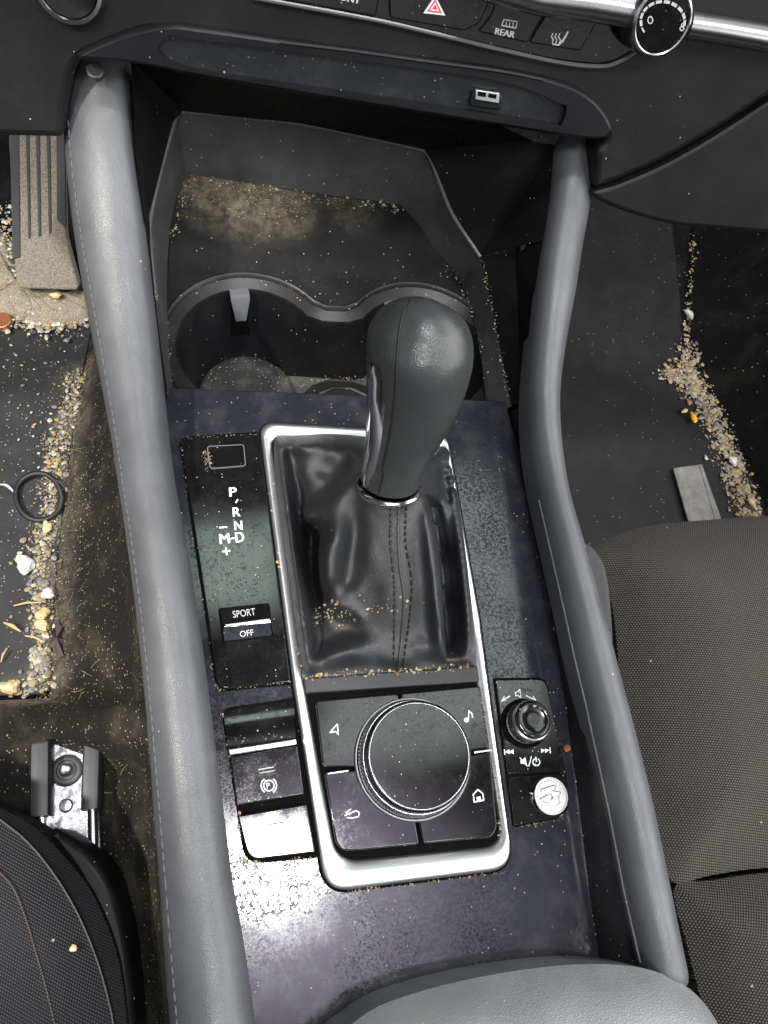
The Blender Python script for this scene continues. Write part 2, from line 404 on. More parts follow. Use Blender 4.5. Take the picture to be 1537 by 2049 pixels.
# ================================================================== CENTRE CONSOLE
con = thing('center_console', P(780, 1300, -.02), 'black and grey car center console with gear lever, cup holders and padded leather side rails', 'console')
def lerp_tab(tab, y):
    if y <= tab[0][0]: return tab[0][1]
    for (a, x), (b, w) in zip(tab[:-1], tab[1:]):
        if y <= b: return x+(w-x)*(y-a)/(b-a)
    return tab[-1][1]
SEAM = [(806,1016),(900,1042),(1000,1062),(1100,1085),(1290,1112),(1400,1130),(1600,1157),(1800,1181),(1930,1200),(2150,1230)]
BEND = [(806,985),(960,1003),(1350,1043),(1660,1073),(1850,1092),(2150,1120)]
mb = MB(); rows = []
for y in [782,800,850,900,960,1030,1100,1200,1290,1350,1400,1500,1600,1700,1800,1930,2050,2150]:
    k = max(0, 1-(y-782)/250)
    L = P(310+(y-782)*.13, y-6*k, 0); B = P(lerp_tab(BEND, y), y+21*k, 0); S = P(lerp_tab(SEAM, y), y+24*k, -.0010)
    rows.append([L, (L+B)/2, B]+[B+(S-B)*t+np.array([0,0,.0012*(t-t*t)]) for t in (.12,.3,.55,.8,1)]+[S+np.array([.0006,0,-.006])])
lip = [[p+np.array([0, dy, dz]) for p in rows[0]] for dy, dz in ((.0012,-.03),(.0012,-.002),(.0006,-.0005))]
mb.loft(lip+[rows[0]], closed=False, flip=True)
BO = [(552,882),(600,873),(650,871),(700,874),(800,886),(878,896),(894,900),(907,960),(919,1040),(930,1130),(940,1220),(947,1300),(947,1322),(870,1334),(800,1341),(700,1347),(612,1355),(596,1270),(584,1180),(571,1090),(560,1000),(553,930)]
mb.sheet(FLAT, [r[0][:2] for r in rows]+[r[2][:2] for r in rows][::-1]+[rows[0][1][:2]], [px2(BO)], h=0)
mb.loft([r[2:] for r in rows], closed=False, flip=True)
deck = mb.build('deck_panel', M['deck'], con, 50)
# ---- padded leather rails: stations of (inner px, inner z, outer px, outer z, crown)
def rail(name, inner, outer, crown, drop_in, drop_out, mats, label=None, endcap=(True, True), sub=4):
    ins = catmull([P(*a) for a in inner], sub); outs = catmull([P(*a) for a in outer], sub); secs = []
    cr = catmull([(c, 0, 0) for c in crown], sub)
    for a, b, c in zip(ins, outs, cr):
        s = []
        upv = np.array([0, 0, 1.])
        s.append(a-upv*drop_in)
        for i in range(15):
            t = i/14; x = 1-abs(2*t-1); k = (1-(1-x)**2.0)**(1/1.9)
            groove = -.0009*math.exp(-((t-.895)/.02)**2) if name_has_seam else 0
            s.append(a+(b-a)*t+upv*(c[0]*k+groove))
        s.append(b-upv*.012+(b-a)*.02); s.append(b-upv*drop_out-(b-a)*.10); secs.append(s)
    def cap(secs, e):
        base = secs[0] if e == 0 else secs[-1]; nxt = secs[1] if e == 0 else secs[-2]
        d = np.mean([p-q for p, q in zip(base, nxt)], axis=0); d /= np.linalg.norm(d)
        c = np.mean(base, axis=0); out = []
        for k in (.35, .7, .92, 1.0):
            out.append([p+d*.007*k+(c-p)*(1-math.sqrt(max(0, 1-k*k)))*.35 for p in base])
        return out
    if endcap[0]: secs = cap(secs, 0)[::-1]+secs
    if endcap[1]: secs = secs+cap(secs, 1)
    mb = MB(); mb.loft(secs, closed=False, flip=False)
    o0 = len(mb.v); n = len(secs[0])
    for e, s in ((0, secs[0]), (1, secs[-1])): mb.add(s, [list(range(n)) if e else list(range(n))[::-1]])
    return mb.build(name, mats, con, 50), secs
name_has_seam = True
LI = [(262,132,.093),(268,300,.072),(290,450,.050),(303,560,.036),(320,700,.022),(337,860,.012),(350,960,.010),(372,1080,.010),(395,1220,.010),(417,1380,.010),(440,1560,.010),(464,1750,.010),(490,1900,.010),(520,2110,.010)]
LO = [(128,140,.086),(128,270,.068),(143,430,.046),(164,560,.030),(190,700,.017),(220,860,.006),(238,980,.004),(256,1100,.004),(275,1250,.004),(290,1400,.004),(303,1560,.004),(318,1750,.004),(328,1900,.004),(345,2110,.004)]
lrail, lsec = rail('leather_rail', LI, LO, [.017]*5+[.020]*9, .02, .05, M['rail'], endcap=(True, False))
lrail['label'] = 'grey leather rail with a stitched seam beside the driver footwell'
mb = MB(); line = [s[13]*.55+s[14]*.45+np.array([0,0,.0006]) for s in lsec[4:]]
acc = []
for a, b in zip(line[:-1], line[1:]):
    n = max(1, int(np.linalg.norm(b-a)/.0042))
    for i in range(n): acc.append(a+(b-a)*i/n)
for i in range(0, len(acc)-1):
    a, b = acc[i], acc[i]*.25+acc[i+1]*.75; m_ = (a+b)/2+np.array([0,0,.0004]); mb.tube([a, m_, b], [.0003,.00055,.0003], 5)
mb.build('stitching', M['stitch'], lrail)
mb = MB(); c = P(191,143,.106); mb.lathe(c, (0,-.35,1), [(.0045,0),(.0045,.0012),(.0035,.0018),(.0012,.0014)], 16)
mb.build('stud', M['cap'], lrail)
name_has_seam = False
RI = [(1112,292,.088),(1100,400,.074),(1086,500,.062),(1073,600,.049),(1062,700,.037),(1056,800,.028),(1062,900,.022),(1080,1000,.020),(1103,1100,.020),(1128,1210,.020),(1150,1310,.020),(1174,1410,.020),(1196,1510,.020),(1220,1620,.020),(1250,1780,.020),(1283,1925,.020)]
RO_ = [(1189,296,.084),(1176,400,.070),(1158,500,.057),(1142,600,.044),(1130,700,.032),(1118,800,.022),(1122,900,.016),(1143,1000,.014),(1172,1100,.014),(1202,1210,.014),(1230,1310,.014),(1256,1410,.014),(1282,1510,.014),(1308,1620,.014),(1341,1780,.014),(1372,1938,.014)]
RO = [(u-(8 if v > 950 else (2 if v > 650 else -5)), v, z) for u, v, z in RO_]
rrail, rsec = rail('leather_rail', RI, RO, [.015]*16, .016, .06, M['rail'])
rrail['label'] = 'grey leather rail beside the passenger seat'
# ---- satin wall between deck and passenger-side rail
mb = MB(); secs = []
for (u, v, z) in RI[5:]+[(1325,2100,.02)]:
    r = P(u, v, z-.002); y = v+22
    s0 = P(lerp_tab(SEAM, y)+1.5, y, -.0010) if y > 806 else P(1018, 808, -.001)
    secs.append([s0+np.array([0,0,-.01]), s0, s0+(r-s0)*.5+np.array([.001,0,-.002]), r, r+np.array([.0012,0,.0012])])
mb.loft(secs, closed=False, flip=True); mb.build('side_panel', M['wall'], con, 50)
mb = MB(); mb.tube([P(u, v, z-.0005)+np.array([-.0006,0,0]) for u, v, z in RI[7:]], .0006, 6); mb.build('piping', M['rail'], rrail)
# ---- inner walls of the front bin
mb = MB()
wa = [(1022,808,.002),(1004,715,.006),(985,615,.012),(961,513,.022)]
up_ = [(1056,800,.027),(1064,690,.037),(1076,590,.049),(1090,480,.064)]
mb.loft([[P(*a), (P(*a)+P(*b))/2+np.array([.004,0,-.004]), P(*b)] for a, b in zip(wa, up_)], closed=False, flip=True)
mb.add([P(961,513,.022), P(1090,480,.064), P(1112,290,.087), P(1066,284,.090)], [(0,1,2,3)])
mb.build('side_wall', M['black'], con, 0)
mb = MB()
top = [(262,118,.105),(400,150,.105),(700,200,.105),(1000,250,.105),(1066,282,.092)]
bot = [(300,440,.020),(347,248,.044),(368,224,.047),(600,248,.047),(846,300,.046)]
mb.add([P(*p) for p in top]+[P(*p) for p in bot]+[P(905,430,.032), P(961,513,.0225), P(270,300,.074), P(292,450,.052)],
       [(0,5,6),(0,6,7),(0,7,1),(1,7,8,2),(2,8,3),(3,8,9),(3,9,4),(9,10,4),(10,11,4),(0,12,5),(12,13,5)])
mb.build('back_panel', M['backp'], con, 0)
mb = MB(); lw = [(335,778,.006),(322,690,.012),(311,600,.018),(302,500,.022),(300,440,.022)]
lr = [(338,870,.012),(322,700,.022),(305,560,.036),(296,490,.045),(291,440,.052)]
mb.loft([[P(*a), P(*b)+np.array([-.003,0,0])] for a, b in zip(lw, lr)], closed=False); mb.build('side_wall', M['black'], con, 0)
# ---- storage tray ahead of the cup holders
RIM = [(335,790,.004),(322,690,.010),(311,600,.016),(302,500,.021),(301,440,.022),(322,345,.032),(348,250,.044),(356,232,.046),(372,225,.047),(480,234,.047),(600,249,.047),(720,272,.047),(835,299,.046),(850,306,.045),(862,322,.044),(880,368,.039),(906,432,.032),(961,515,.022),(985,620,.013),(1005,720,.006),(1024,812,.002)]
BAS = [(348,800,-.012),(337,690,-.012),(335,600,-.011),(336,520,-.004),(341,455,.000),(356,400,.002),(369,358,.004),(373,352,.004),(384,351,.004),(480,364,.004),(590,380,.004),(700,395,.004),(785,405,.004),(800,409,.004),(810,420,.003),(835,455,.001),(864,491,-.001),(925,556,-.009),(950,640,-.011),(965,730,-.012),(975,830,-.012)]
rw = [P(*p) for p in RIM]; bw = [P(*p) for p in BAS]
mb = MB()
mb.loft([[r+np.array([0,0,-.001]) for r in rw], rw, [r+(b-r)*.06+np.array([0,0,-.0006]) for r, b in zip(rw, bw)], [r+(b-r)*.5+np.array([0,0,-.002]) for r, b in zip(rw, bw)], [r+(b-r)*.9 for r, b in zip(rw, bw)], [r+(b-r)*.985+np.array([0,0,-.0012]) for r, b in zip(rw, bw)], bw], closed=False)
tray = mb.build('storage_tray', M['trayw'], con, 30)
mb = MB(); mb.tube([r+np.array([0,0,.0004]) for r in catmull(rw[2:18], 3)], .0013, 8); mb.build('tray_lip_highlight', M['lip'], tray)
ZR = -.012
yb = [(P(580,540,ZR)[1], ZR), (P(580,515,-.009)[1], -.009), (P(580,490,-.003)[1], -.003), (P(580,440,.001)[1], .001), (P(580,380,.004)[1], .004)]
def trayz(x, y):
    yy = y+(x-.05)*.06
    return lerp_tab(yb, yy)
def circ(c, r, a0, a1, n): return [np.array([c[0]+r*math.cos(R_(a0+(a1-a0)*i/n)), c[1]+r*math.sin(R_(a0+(a1-a0)*i/n))]) for i in range(n+1)]
C1, C2 = np.array([.0345, .2915]), np.array([.1470, .2850])
def fig8(r, w):     # joined outline of both cups; w = half height of the neck
    a = math.degrees(math.asin(w/r))
    tilt = math.degrees(math.atan2(C2[1]-C1[1], C2[0]-C1[0]))
    l = circ(C1, r, tilt+a, tilt+360-a, 40); q = circ(C2, r, tilt+180+a, tilt+540-a, 40)
    return l+q
inner = fig8(.0455, .021); outer = fig8(.0565, .031)
def blur(p, k=2):
    for _ in range(k): p = [(p[i-1]+2*p[i]+p[(i+1) % len(p)])/4 for i in range(len(p))]
    return p
inner, outer = blur(inner, 1), blur(outer, 1)
grid = []
floor2 = [b[:2] for b in bw]
mb = MB()
# floor strips from the back wall to the rim plane, then a flat sheet with the joined opening
ysplit = P(580,540,ZR)[1]-.002
bb = [b[:2] for b in bw if b[1] > ysplit+.004]
lft, rgt = bb[0], bb[-1]
pts = [np.array([lft[0]-.001, ysplit])]+bb+[np.array([rgt[0]+.002, ysplit-.006])]
inn = []
# subdivide for the curved floor
ys = np.linspace(.0, 1, 9)
def edge_x(y, side):
    e = [b for b in bw[:9]] if side == 0 else [b for b in bw[12:]][::-1]
    tab = sorted([(b[1], b[0]) for b in e]); return lerp_tab(tab, y)
def back_y(x): return lerp_tab(sorted([(b[0], b[1]) for b in bw[7:14]]), x)
rows = []
for t in np.linspace(0, 1, 12):
    row = []
    for s in np.linspace(0, 1, 14):
        y0 = ysplit; x = edge_x(y0+.03*t, 0)*(1-s)+edge_x(y0-.006+.02*t, 1)*s
        yb_ = back_y(edge_x(.40, 0)*(1-s)+edge_x(.385, 1)*s)
        y = (y0-.008*s)*(1-t)+yb_*t; xx = edge_x(y, 0)*(1-s)+edge_x(y, 1)*s
        row.append(np.array([xx, y, ZR+(.016)*(3*min(1,t*1.5)**2-2*min(1,t*1.5)**3)]))
    rows.append(row)
mb.loft(rows, closed=False, flip=True)
front = [np.array([-.022,.235]), np.array([.205,.222])]
flat = [np.array([r[0], r[1]]) for r in rows[0]]
right = [np.array([edge_x(y, 1), y]) for y in (.30,.28,.26,.24)]; left = [np.array([edge_x(y, 0), y]) for y in (.25,.28,.30,.315)]
mb.sheet(FLAT, flat+right+[front[1], front[0]]+left, [outer], h=ZR)
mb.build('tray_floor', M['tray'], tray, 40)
cup = thing_cup = None
mb = MB(); ci, co = ccw(inner), ccw(outer)
mb.ring_band(FLAT, co, ci, [(0, ZR-.002), (0, ZR+.0008), (.10, ZR+.0016), (.2, ZR+.001), (.3, ZR-.0012), (.9, ZR-.004), (.97, ZR-.0036), (1, ZR-.0048)])
cupo = mb.build('cup_holder', M['rimp'], con, 35)
cen = np.array([.5*(C1+C2)])
def shrink(k):
    out = []
    for p in ci:
        c = C1 if np.linalg.norm(p-C1) < np.linalg.norm(p-C2) else C2
        wgt = min(1, abs(p[0]-.09)/.012); out.append(p+(c-p)*k*wgt)
    return out
mb = MB(); prof = [(0, ZR-.0048), (.02, ZR-.008), (.12, -.045), (.23, -.0755), (.25, -.077)]
mb.loft([[np.array([p[0], p[1], z]) for p in shrink(k)] for k, z in prof], flip=True)
mb.build('cup_wall', M['cup'], cupo, 50)
mb = MB(); mb.sheet(FLAT, shrink(.25), h=-.0772)
for c in (C1, C2): mb.lathe((*c, -.0772), (0,0,1), [(.0335,0),(.0335,.0022),(.0325,.003),(.029,.003),(.0285,.0022),(.026,.0022),(.0255,.0027)], 48)
mb.build('cup_floor', M['cupf'], cupo, 40)
for cc, u0 in ((C1, 505), (C2, 742)):
    mb = MB()
    ang = R_(95 if cc is C1 else 108); dirv = np.array([math.cos(ang), math.sin(ang)]); side = np.array([dirv[1], -dirv[0]])
    def W(rad, s, z): return np.array([*(cc+dirv*rad+side*s), z])
    w = .0088
    mb.add([W(.0445,-w,-.0175), W(.0445,w,-.0175), W(.0375,w,-.055), W(.0375,-w,-.055)], [(0,1,2,3)][::1])
    mb.add([W(.0445,-w,-.0175), W(.0375,-w,-.055), W(.0445,-w,-.055)], [(0,1,2)]); mb.add([W(.0445,w,-.0175), W(.0375,w,-.055), W(.0445,w,-.055)], [(2,1,0)])
    slot = mb.build('tab_slot', M['crack'], cupo, 0)
    mb = MB(); t1, t2 = .0062, .0034
    ring = [[W(.0455,-t1,-.0150), W(.0455,t1,-.0150), W(.041,t1,-.0150), W(.041,-t1,-.0150)], [W(.044,-t1,-.017), W(.044,t1,-.017), W(.0385,t1,-.0175), W(.0385,-t1,-.0175)], [W(.040,-t2,-.034), W(.040,t2,-.034), W(.034,t2,-.034), W(.034,-t2,-.034)]]
    mb.loft(ring, cap0=True, cap1=True); mb.loft(ring, cap0=True, cap1=True, flip=True) if False else None
    mb.build('tab', M['tab'], cupo, 30)
# ================================================================== aluminium surround
def corners(pts, r): return round_poly(px2(pts), r, 8)
OUT = [(518,848),(893,870),(958,1240),(1024,1738),(650,1786),(585,1360)]
INN = [(546,876),(877,894),(940,1300),(1003,1690),(677,1722),(607,1360)]
ro = [.010,.010,0,.012,.012,0]; ri = [.007,.006,0,.010,.010,0]
def dense(pts, r): return [q for q in round_poly(px2(pts), [x if x > 0 else .004 for x in r], 8)]
bo, bi = dense(OUT, ro), dense(INN, ri)
if area(bo) < 0: bo, bi = bo[::-1], bi[::-1]
mb = MB(); g = offset(bo, .0012); mb.loft([[FLAT.w(p, .0005) for p in g], [FLAT.w(p, .0005) for p in offset(bo, -.001)]])
mb.build('gap', M['crack'], con, 0)
mb = MB(); mb.ring_band(FLAT, bo, bi, [(0,-.002),(0,.0018),(.06,.0031),(.22,.0039),(.55,.0036),(.85,.0020),(1,-.0004),(1,-.004)])
bez = mb.build('bezel', M['alu'], con, 40); bez['label'] = 'satin aluminium surround of gear lever and dial'
# well under boot + crossbar
mb = MB(); mb.sheet(FLAT, offset(bi, .002), [px2(BO)], h=.0003); mb.build('bezel_well', M['crack'], con, 0)
mb = MB(); mb.prism(FLAT, round_poly(px2([(606,1358),(957,1333),(963,1366),(611,1390)]), .001), .0026, 0, .001); mb.build('cross_trim', M['wall'], con)
# ================================================================== gear boot
colc = P(779, 968, .050); ctop = P(838, 655, .128); axis = ctop-colc; axis /= np.linalg.norm(axis)
colr = np.linalg.norm(P(720,945,.05)-P(838,985,.05))/2
# surface measured along the roll, creases, folds and seam: polylines of (px, px, mm)
BL = """546,884,1;549,930,1;556,1000,1;567,1090,1;580,1180,1;592,1270,1;604,1350,1
560,896,6.5;568,950,7.5;578,1011,8;589,1090,8;600,1175,8;609,1250,8;618,1330,7
574,908,3;586,960,0;597,1011,-2;609,1090,-5;621,1175,-4;627,1250,-1;632,1318,2.5
552,876,1;600,872,1.5;650,868,2;700,871,2.5;760,878,3;830,888,3;880,894,2
600,890,8;650,884,10;700,884,13
604,940,5;616,985,3;606,1030,1
634,910,12;644,945,10;636,985,7
662,900,16;678,930,18;670,968,18;640,1005,15;606,1036,4
712,900,24;700,945,32;672,990,27;640,1020,17;612,1046,3
616,1062,-6;620,1110,-8;626,1160,-8;634,1200,-5
640,1075,-3;634,1110,-3;634,1150,-4;642,1190,-3
716,985,39;692,1010,32;670,1050,28;660,1100,23.5;656,1140,18.5;654,1172,12
650,1090,17;645,1130,13;646,1165,7
722,1005,37;712,1050,27;704,1100,20;698,1140,15.5;688,1175,10.5
734,1010,39;732,1060,31;732,1110,26.5;728,1150,21;714,1190,15;690,1212,9;662,1220,3
652,1212,1;672,1240,1;704,1240,5;734,1215,13;752,1180,20
762,1010,43;768,1060,37;772,1120,31;774,1180,24;770,1230,16.5;758,1265,10.5
640,1255,-1;670,1275,1;700,1272,3.5;730,1270,6.5
640,1318,5;680,1306,8;720,1294,9.5;758,1288,10;800,1286,10.5;850,1296,7.5
622,1345,3.5;680,1336,3.5;740,1328,4.5;800,1322,5.5;860,1322,4;930,1322,4.5
606,1358,1;660,1355,1;700,1351,1;800,1344,1;870,1338,1;952,1328,1
792,1000,46;796,1060,39;802,1120,33;808,1170,27;807,1220,20;803,1262,13.5
840,1000,44;846,1060,37;851,1120,31;857,1180,24;860,1230,17;862,1275,10.5
852,990,39;868,1060,31;877,1120,26;883,1180,20;888,1240,14;892,1300,7
884,985,10;890,1050,3;897,1120,-1;903,1180,-3;908,1240,-4;912,1295,0
893,930,4;901,1000,2;908,1080,-1;915,1160,-2;921,1230,-2.5;926,1295,1
888,900,6;903,960,6.5;914,1040,7;925,1120,7.5;934,1200,7.5;942,1290,7.5
897,896,1;911,960,1;923,1040,1;934,1130,1;944,1220,1;952,1310,1
718,945,46;736,978,47.5;758,992,48;790,999,48;815,997,48;840,988,47.5
732,920,44;770,925,47;810,930,47;845,945,44;866,955,26;880,950,9
740,895,20;790,898,22;840,905,18"""
bp = []
for line in BL.split("\n"):
    q = [tuple(float(x) for x in w.split(',')) for w in line.split(';')]
    c = catmull(q, 6); acc = [c[0]]
    for p in c[1:]:
        if np.linalg.norm((p-acc[-1])[:2]) > 13: acc.append(p)
    bp += acc
bp = np.array(bp); bx, bz = bp[:,:2]/100, bp[:,2]
bz = np.where(bz < 0, bz*2.0, bz); bz = np.where((bz > 5) & (bz < 9.5), bz*1.25, bz)
def tps(a, b):
    r2 = ((a[:,None,:]-b[None,:,:])**2).sum(-1); return .5*r2*np.log(r2+1e-9)
nb = len(bx); A_ = np.zeros((nb+3, nb+3)); A_[:nb,:nb] = tps(bx, bx)+np.eye(nb)*.004; A_[:nb,nb] = 1; A_[:nb,nb+1:] = bx; A_[nb,:nb] = 1; A_[nb+1:,:nb] = bx.T
wts = np.linalg.solve(A_, np.concatenate([bz, np.zeros(3)]))
# the hide overhangs on the passenger side: everything beyond this edge lies in the trough
EDGE = [(846,985),(858,1010),(870,1060),(879,1120),(885,1190),(890,1260),(893,1318)]
TR = []
for line in BL.split("\n")[-7:-3]:
    q = [tuple(float(x) for x in w.split(',')) for w in line.split(';')]
    c = catmull(q, 5); TR += c
TR += [np.array(q) for q in ((860,1000,4.),(872,1060,-3),(880,1120,-6),(887,1190,-8),(891,1250,-7),(894,1300,-3),(850,980,8),(880,1000,0),(890,1100,-6),(897,1200,-8),(903,1280,-5))]
TR = np.array([p for p in TR if not (p[2] > 9.6)]); tx, tzv = TR[:,:2]/100, np.where(TR[:,2] < 0, TR[:,2]*1.6, np.where(TR[:,2] > 5, TR[:,2]*1.25, TR[:,2]))
nt_ = len(tx); B_ = np.zeros((nt_+3, nt_+3)); B_[:nt_,:nt_] = tps(tx, tx)+np.eye(nt_)*.03; B_[:nt_,nt_] = 1; B_[:nt_,nt_+1:] = tx; B_[nt_,:nt_] = 1; B_[nt_+1:,:nt_] = tx.T
wtt = np.linalg.solve(B_, np.concatenate([tzv, np.zeros(3)]))
def edge_u(v): return lerp_tab([(b, a) for a, b in EDGE], v)
eT = catmull([(548,882),(560,872),(600,869),(650,867),(700,870),(800,882),(878,892),(898,896)], 12); eB = catmull([(606,1356),(612,1361),(660,1356),(700,1352),(800,1346),(900,1337),(945,1332),(953,1326)], 12)
eL = catmull([(548,882),(549,930),(556,1000),(567,1090),(580,1180),(592,1270),(602,1340),(606,1356)], 18); eR = catmull([(898,896),(911,960),(923,1040),(935,1130),(945,1220),(952,1300),(953,1326)], 18)
def even(c, n):
    c = [np.array(q, float) for q in c]; L = np.concatenate([[0], np.cumsum([np.linalg.norm(b-a) for a, b in zip(c[:-1], c[1:])])]); q = np.linspace(0, L[-1], n)
    return np.stack([np.interp(q, L, [p[k] for p in c]) for k in (0, 1)], 1)
nu, nv = 130, 160; eT, eB, eL, eR = even(eT, nu), even(eB, nu), even(eL, nv), even(eR, nv); rows = []; UVg = []; Zg = []
for j in range(nv):
    t = j/(nv-1); row = []
    S_ = np.linspace(0, 1, nu)[:,None]
    uv = (1-t)*eT+t*eB+(1-S_)*eL[j]+S_*eR[j]-((1-S_)*(1-t)*eL[0]+S_*(1-t)*eR[0]+(1-S_)*t*eL[-1]+S_*t*eR[-1])
    vm = uv[int(nu*.8)][1]
    if 988 < vm < 1322:
        k = int(np.argmin(abs(uv[:,0]-edge_u(vm)))); uv[k,0] = edge_u(uv[k,1]); uv[k+1,0] = edge_u(uv[k+1,1])+.9
    z = tps(uv/100, bx) @ wts[:nb]+wts[nb]+uv/100 @ wts[nb+1:]
    if 988 < vm < 1322:
        zt = tps(uv/100, tx) @ wtt[:nt_]+wtt[nt_]+uv/100 @ wtt[nt_+1:]
        wt_ = min(1, (vm-988)/25)*min(1, (1322-vm)/25); z[k+1:] = z[k+1:]*(1-wt_)+zt[k+1:]*wt_ if k+1 < nu else z[k+1:]
    for k in range(nu):      # fine creasing of the hide
        q = P(*uv[k]); z[k] += (mnoise.noise(Vector((q[0]*90, q[1]*55, 3.1)))*.22+mnoise.noise(Vector((q[0]*230, q[1]*150, 9.4)))*.16)*min(1, abs(z[k])/6)
    UVg.append(uv.copy()); Zg.append(z.copy())
UVg = np.array(UVg); Zg = np.array(Zg)
def blur2(A, n):
    for _ in range(n):
        A = np.pad(A, 1, mode='edge'); A = (A[:-2,1:-1]+A[2:,1:-1]+A[1:-1,:-2]+A[1:-1,2:]+2*A[1:-1,1:-1])/6
    return A
ee = np.minimum(np.minimum(np.arange(nu)[None,:], (nu-1-np.arange(nu))[None,:]), np.minimum(np.arange(nv)[:,None], (nv-1-np.arange(nv))[:,None]))
dcol = np.sqrt((UVg[...,0]-779)**2+(UVg[...,1]-965)**2)
Zg = Zg+(blur2(Zg, 5)-Zg)*np.clip(ee/10, 0, 1)*((UVg[...,0]-np.vectorize(edge_u)(UVg[...,1])) < -14); Zr = Zg.copy(); gain = .85*np.clip(ee/8, 0, 1)*np.clip((dcol-62)/40, 0, 1)
Zg = Zr+gain*np.clip(blur2(Zr, 12)-blur2(Zr, 130), -7, 7)
hole = np.exp(-(((UVg[...,0]-622)/13)**2+((UVg[...,1]-1110)/60)**2)); Zg -= 9*hole
rows = [[P(u, v, .0012+zz*.001) for (u, v), zz in zip(a, b)] for a, b in zip(UVg, Zg)]
mb = MB(); mb.loft([[p*np.array([1,1,0])+np.array([0,0,-.002]) for p in rows[0]]]+rows+[[p*np.array([1,1,0])+np.array([0,0,-.002]) for p in rows[-1]]], closed=False)
boot = mb.build('gear_boot', M['boot'], con, 80)
# stitched seam running down the rear of the boot: nearest mesh columns
from mathutils.bvhtree import BVHTree
bvh = BVHTree.FromPolygons([Vector(v) for v in mb.v], mb.f)
def on_boot(u, v, up=.0006):
    r = Vector(ray(u, v)); h = bvh.ray_cast(Vector((0,0,H)), r.normalized())
    return None if h[0] is None else np.array(h[0])+np.array(h[1])*(up if h[1].z > 0 else -up)
for pts, gap, rad, nm in (([(781,985),(782,1040),(781,1080),(788,1150),(790,1200),(788,1330)], .0030, .0007, 'd'), ([(816,985),(812,1040),(812,1090),(823,1160),(820,1230),(806,1335)], .0030, .0007, 'd'), ([(800,985),(797,1060),(800,1130),(808,1200),(803,1280),(796,1340)], 0, .0008, 's')):
    line = [on_boot(*q) for q in catmull(pts, 12)]; line = [q for q in line if q is not None]; mb = MB()
    if gap:
        acc = []
        for a, b in zip(line[:-1], line[1:]):
            L = np.linalg.norm(b-a); n = max(1, round(L/.0012)); acc += [a+(b-a)*i/n for i in range(n)]
        for i in range(0, len(acc)-2, 3): mb.tube([acc[i], acc[i+1], acc[min(i+2, len(acc)-1)]], [rad*.8, rad, rad*.8], 5)
    else: mb.tube(line, rad, 6, flat=.5)
    mb.build('stitching' if gap else 'seam', M['stitchb'] if gap else M['boot'], boot)
# ================================================================== gear lever
lev = bpy.data.objects.new('gear_lever', None); col.objects.link(lev); lev.parent = con
lev.location = tuple(colc-WLOC[con.name]); WLOC[lev.name] = colc
mb = MB(); mb.lathe(colc-axis*.004, axis, [(colr*1.0,0),(colr*1.04,.0008),(colr*1.04,.0032),(colr*.98,.004),(colr*.9,.004)], 48)
mb.build('collar', M['chrome'], lev, 40)
KN = [(780,966,.0515,.0150,.0150),(786,940,.058,.0150,.0155),(797,905,.068,.0165,.0175),(812,860,.080,.0190,.0205),(826,810,.092,.0218,.0235),(836,760,.103,.0237,.0258),(841,718,.112,.0246,.0268),(842,688,.1175,.0242,.0262),(841,660,.1225,.0222,.0242),(839,636,.1262,.0185,.0205),(838,618,.1285,.0135,.0150),(838,606,.1297,.0075,.0085),(838,602,.1300,.0022,.0025)]
KN = [(u-2,v-8*max(0,(960-v)/360),z,a,b) for u,v,z,a,b in KN]
kc = [np.array([*(colc+axis*h), colr*k, colr*k]) for h, k in ((.0025,.95),(.0065,.97))]
kc = catmull(kc+[np.array([*P(u,v,z), a, b]) for u,v,z,a,b in KN[2:]], 4)
krings = []; NK = 64
side0 = np.array([1., .10, 0])
for i, k in enumerate(kc):
    a, b = kc[max(0, i-1)][:3], kc[min(len(kc)-1, i+1)][:3]; t = b-a; t /= np.linalg.norm(t)
    t = t*.6+axis*.4; t /= np.linalg.norm(t)
    s = side0-t*side0.dot(t); s /= np.linalg.norm(s); dp = np.cross(t, s)
    krings.append([k[:3]+s*math.cos(w)*k[3]*(1 if True else 1)+dp*math.sin(w)*k[4] for w in np.linspace(0, 2*math.pi, NK, endpoint=False)])
mb = MB(); mb.loft(krings, cap0=True, cap1=True); knob = mb.build('knob', M['knob'], lev, 80)
def ksurf(frac, w, out=0.0):   # frac along the knob, w angle
    i = min(len(krings)-1, int(frac*(len(krings)-1))); j = int(round(w/(2*math.pi)*NK)) % NK
    p = krings[i][j]; c = kc[i][:3]; return p+(p-c)/np.linalg.norm(p-c)*out
mb = MB(); wv = R_(222); mb.tube([ksurf(f, R_(232-8*math.sin(f*3.1)), .00005) for f in np.linspace(.02, .93, 40)], .0006, 6)
mb.build('seam', M['stitchb'], knob)
mb = MB(); sec = []
for f in np.linspace(.03, .52, 22):
    wd = 17*math.sin(math.pi*min(1, (f+.06)/.64))**.6
    sec.append([ksurf(f, R_(196+k*wd), .0003+.0009*(1-abs(k))) for k in (-1,-.6,-.2,.2,.6,1)])
mb.loft(sec, closed=False); mb.build('trim_strip', M['chrome'], knob, 60)
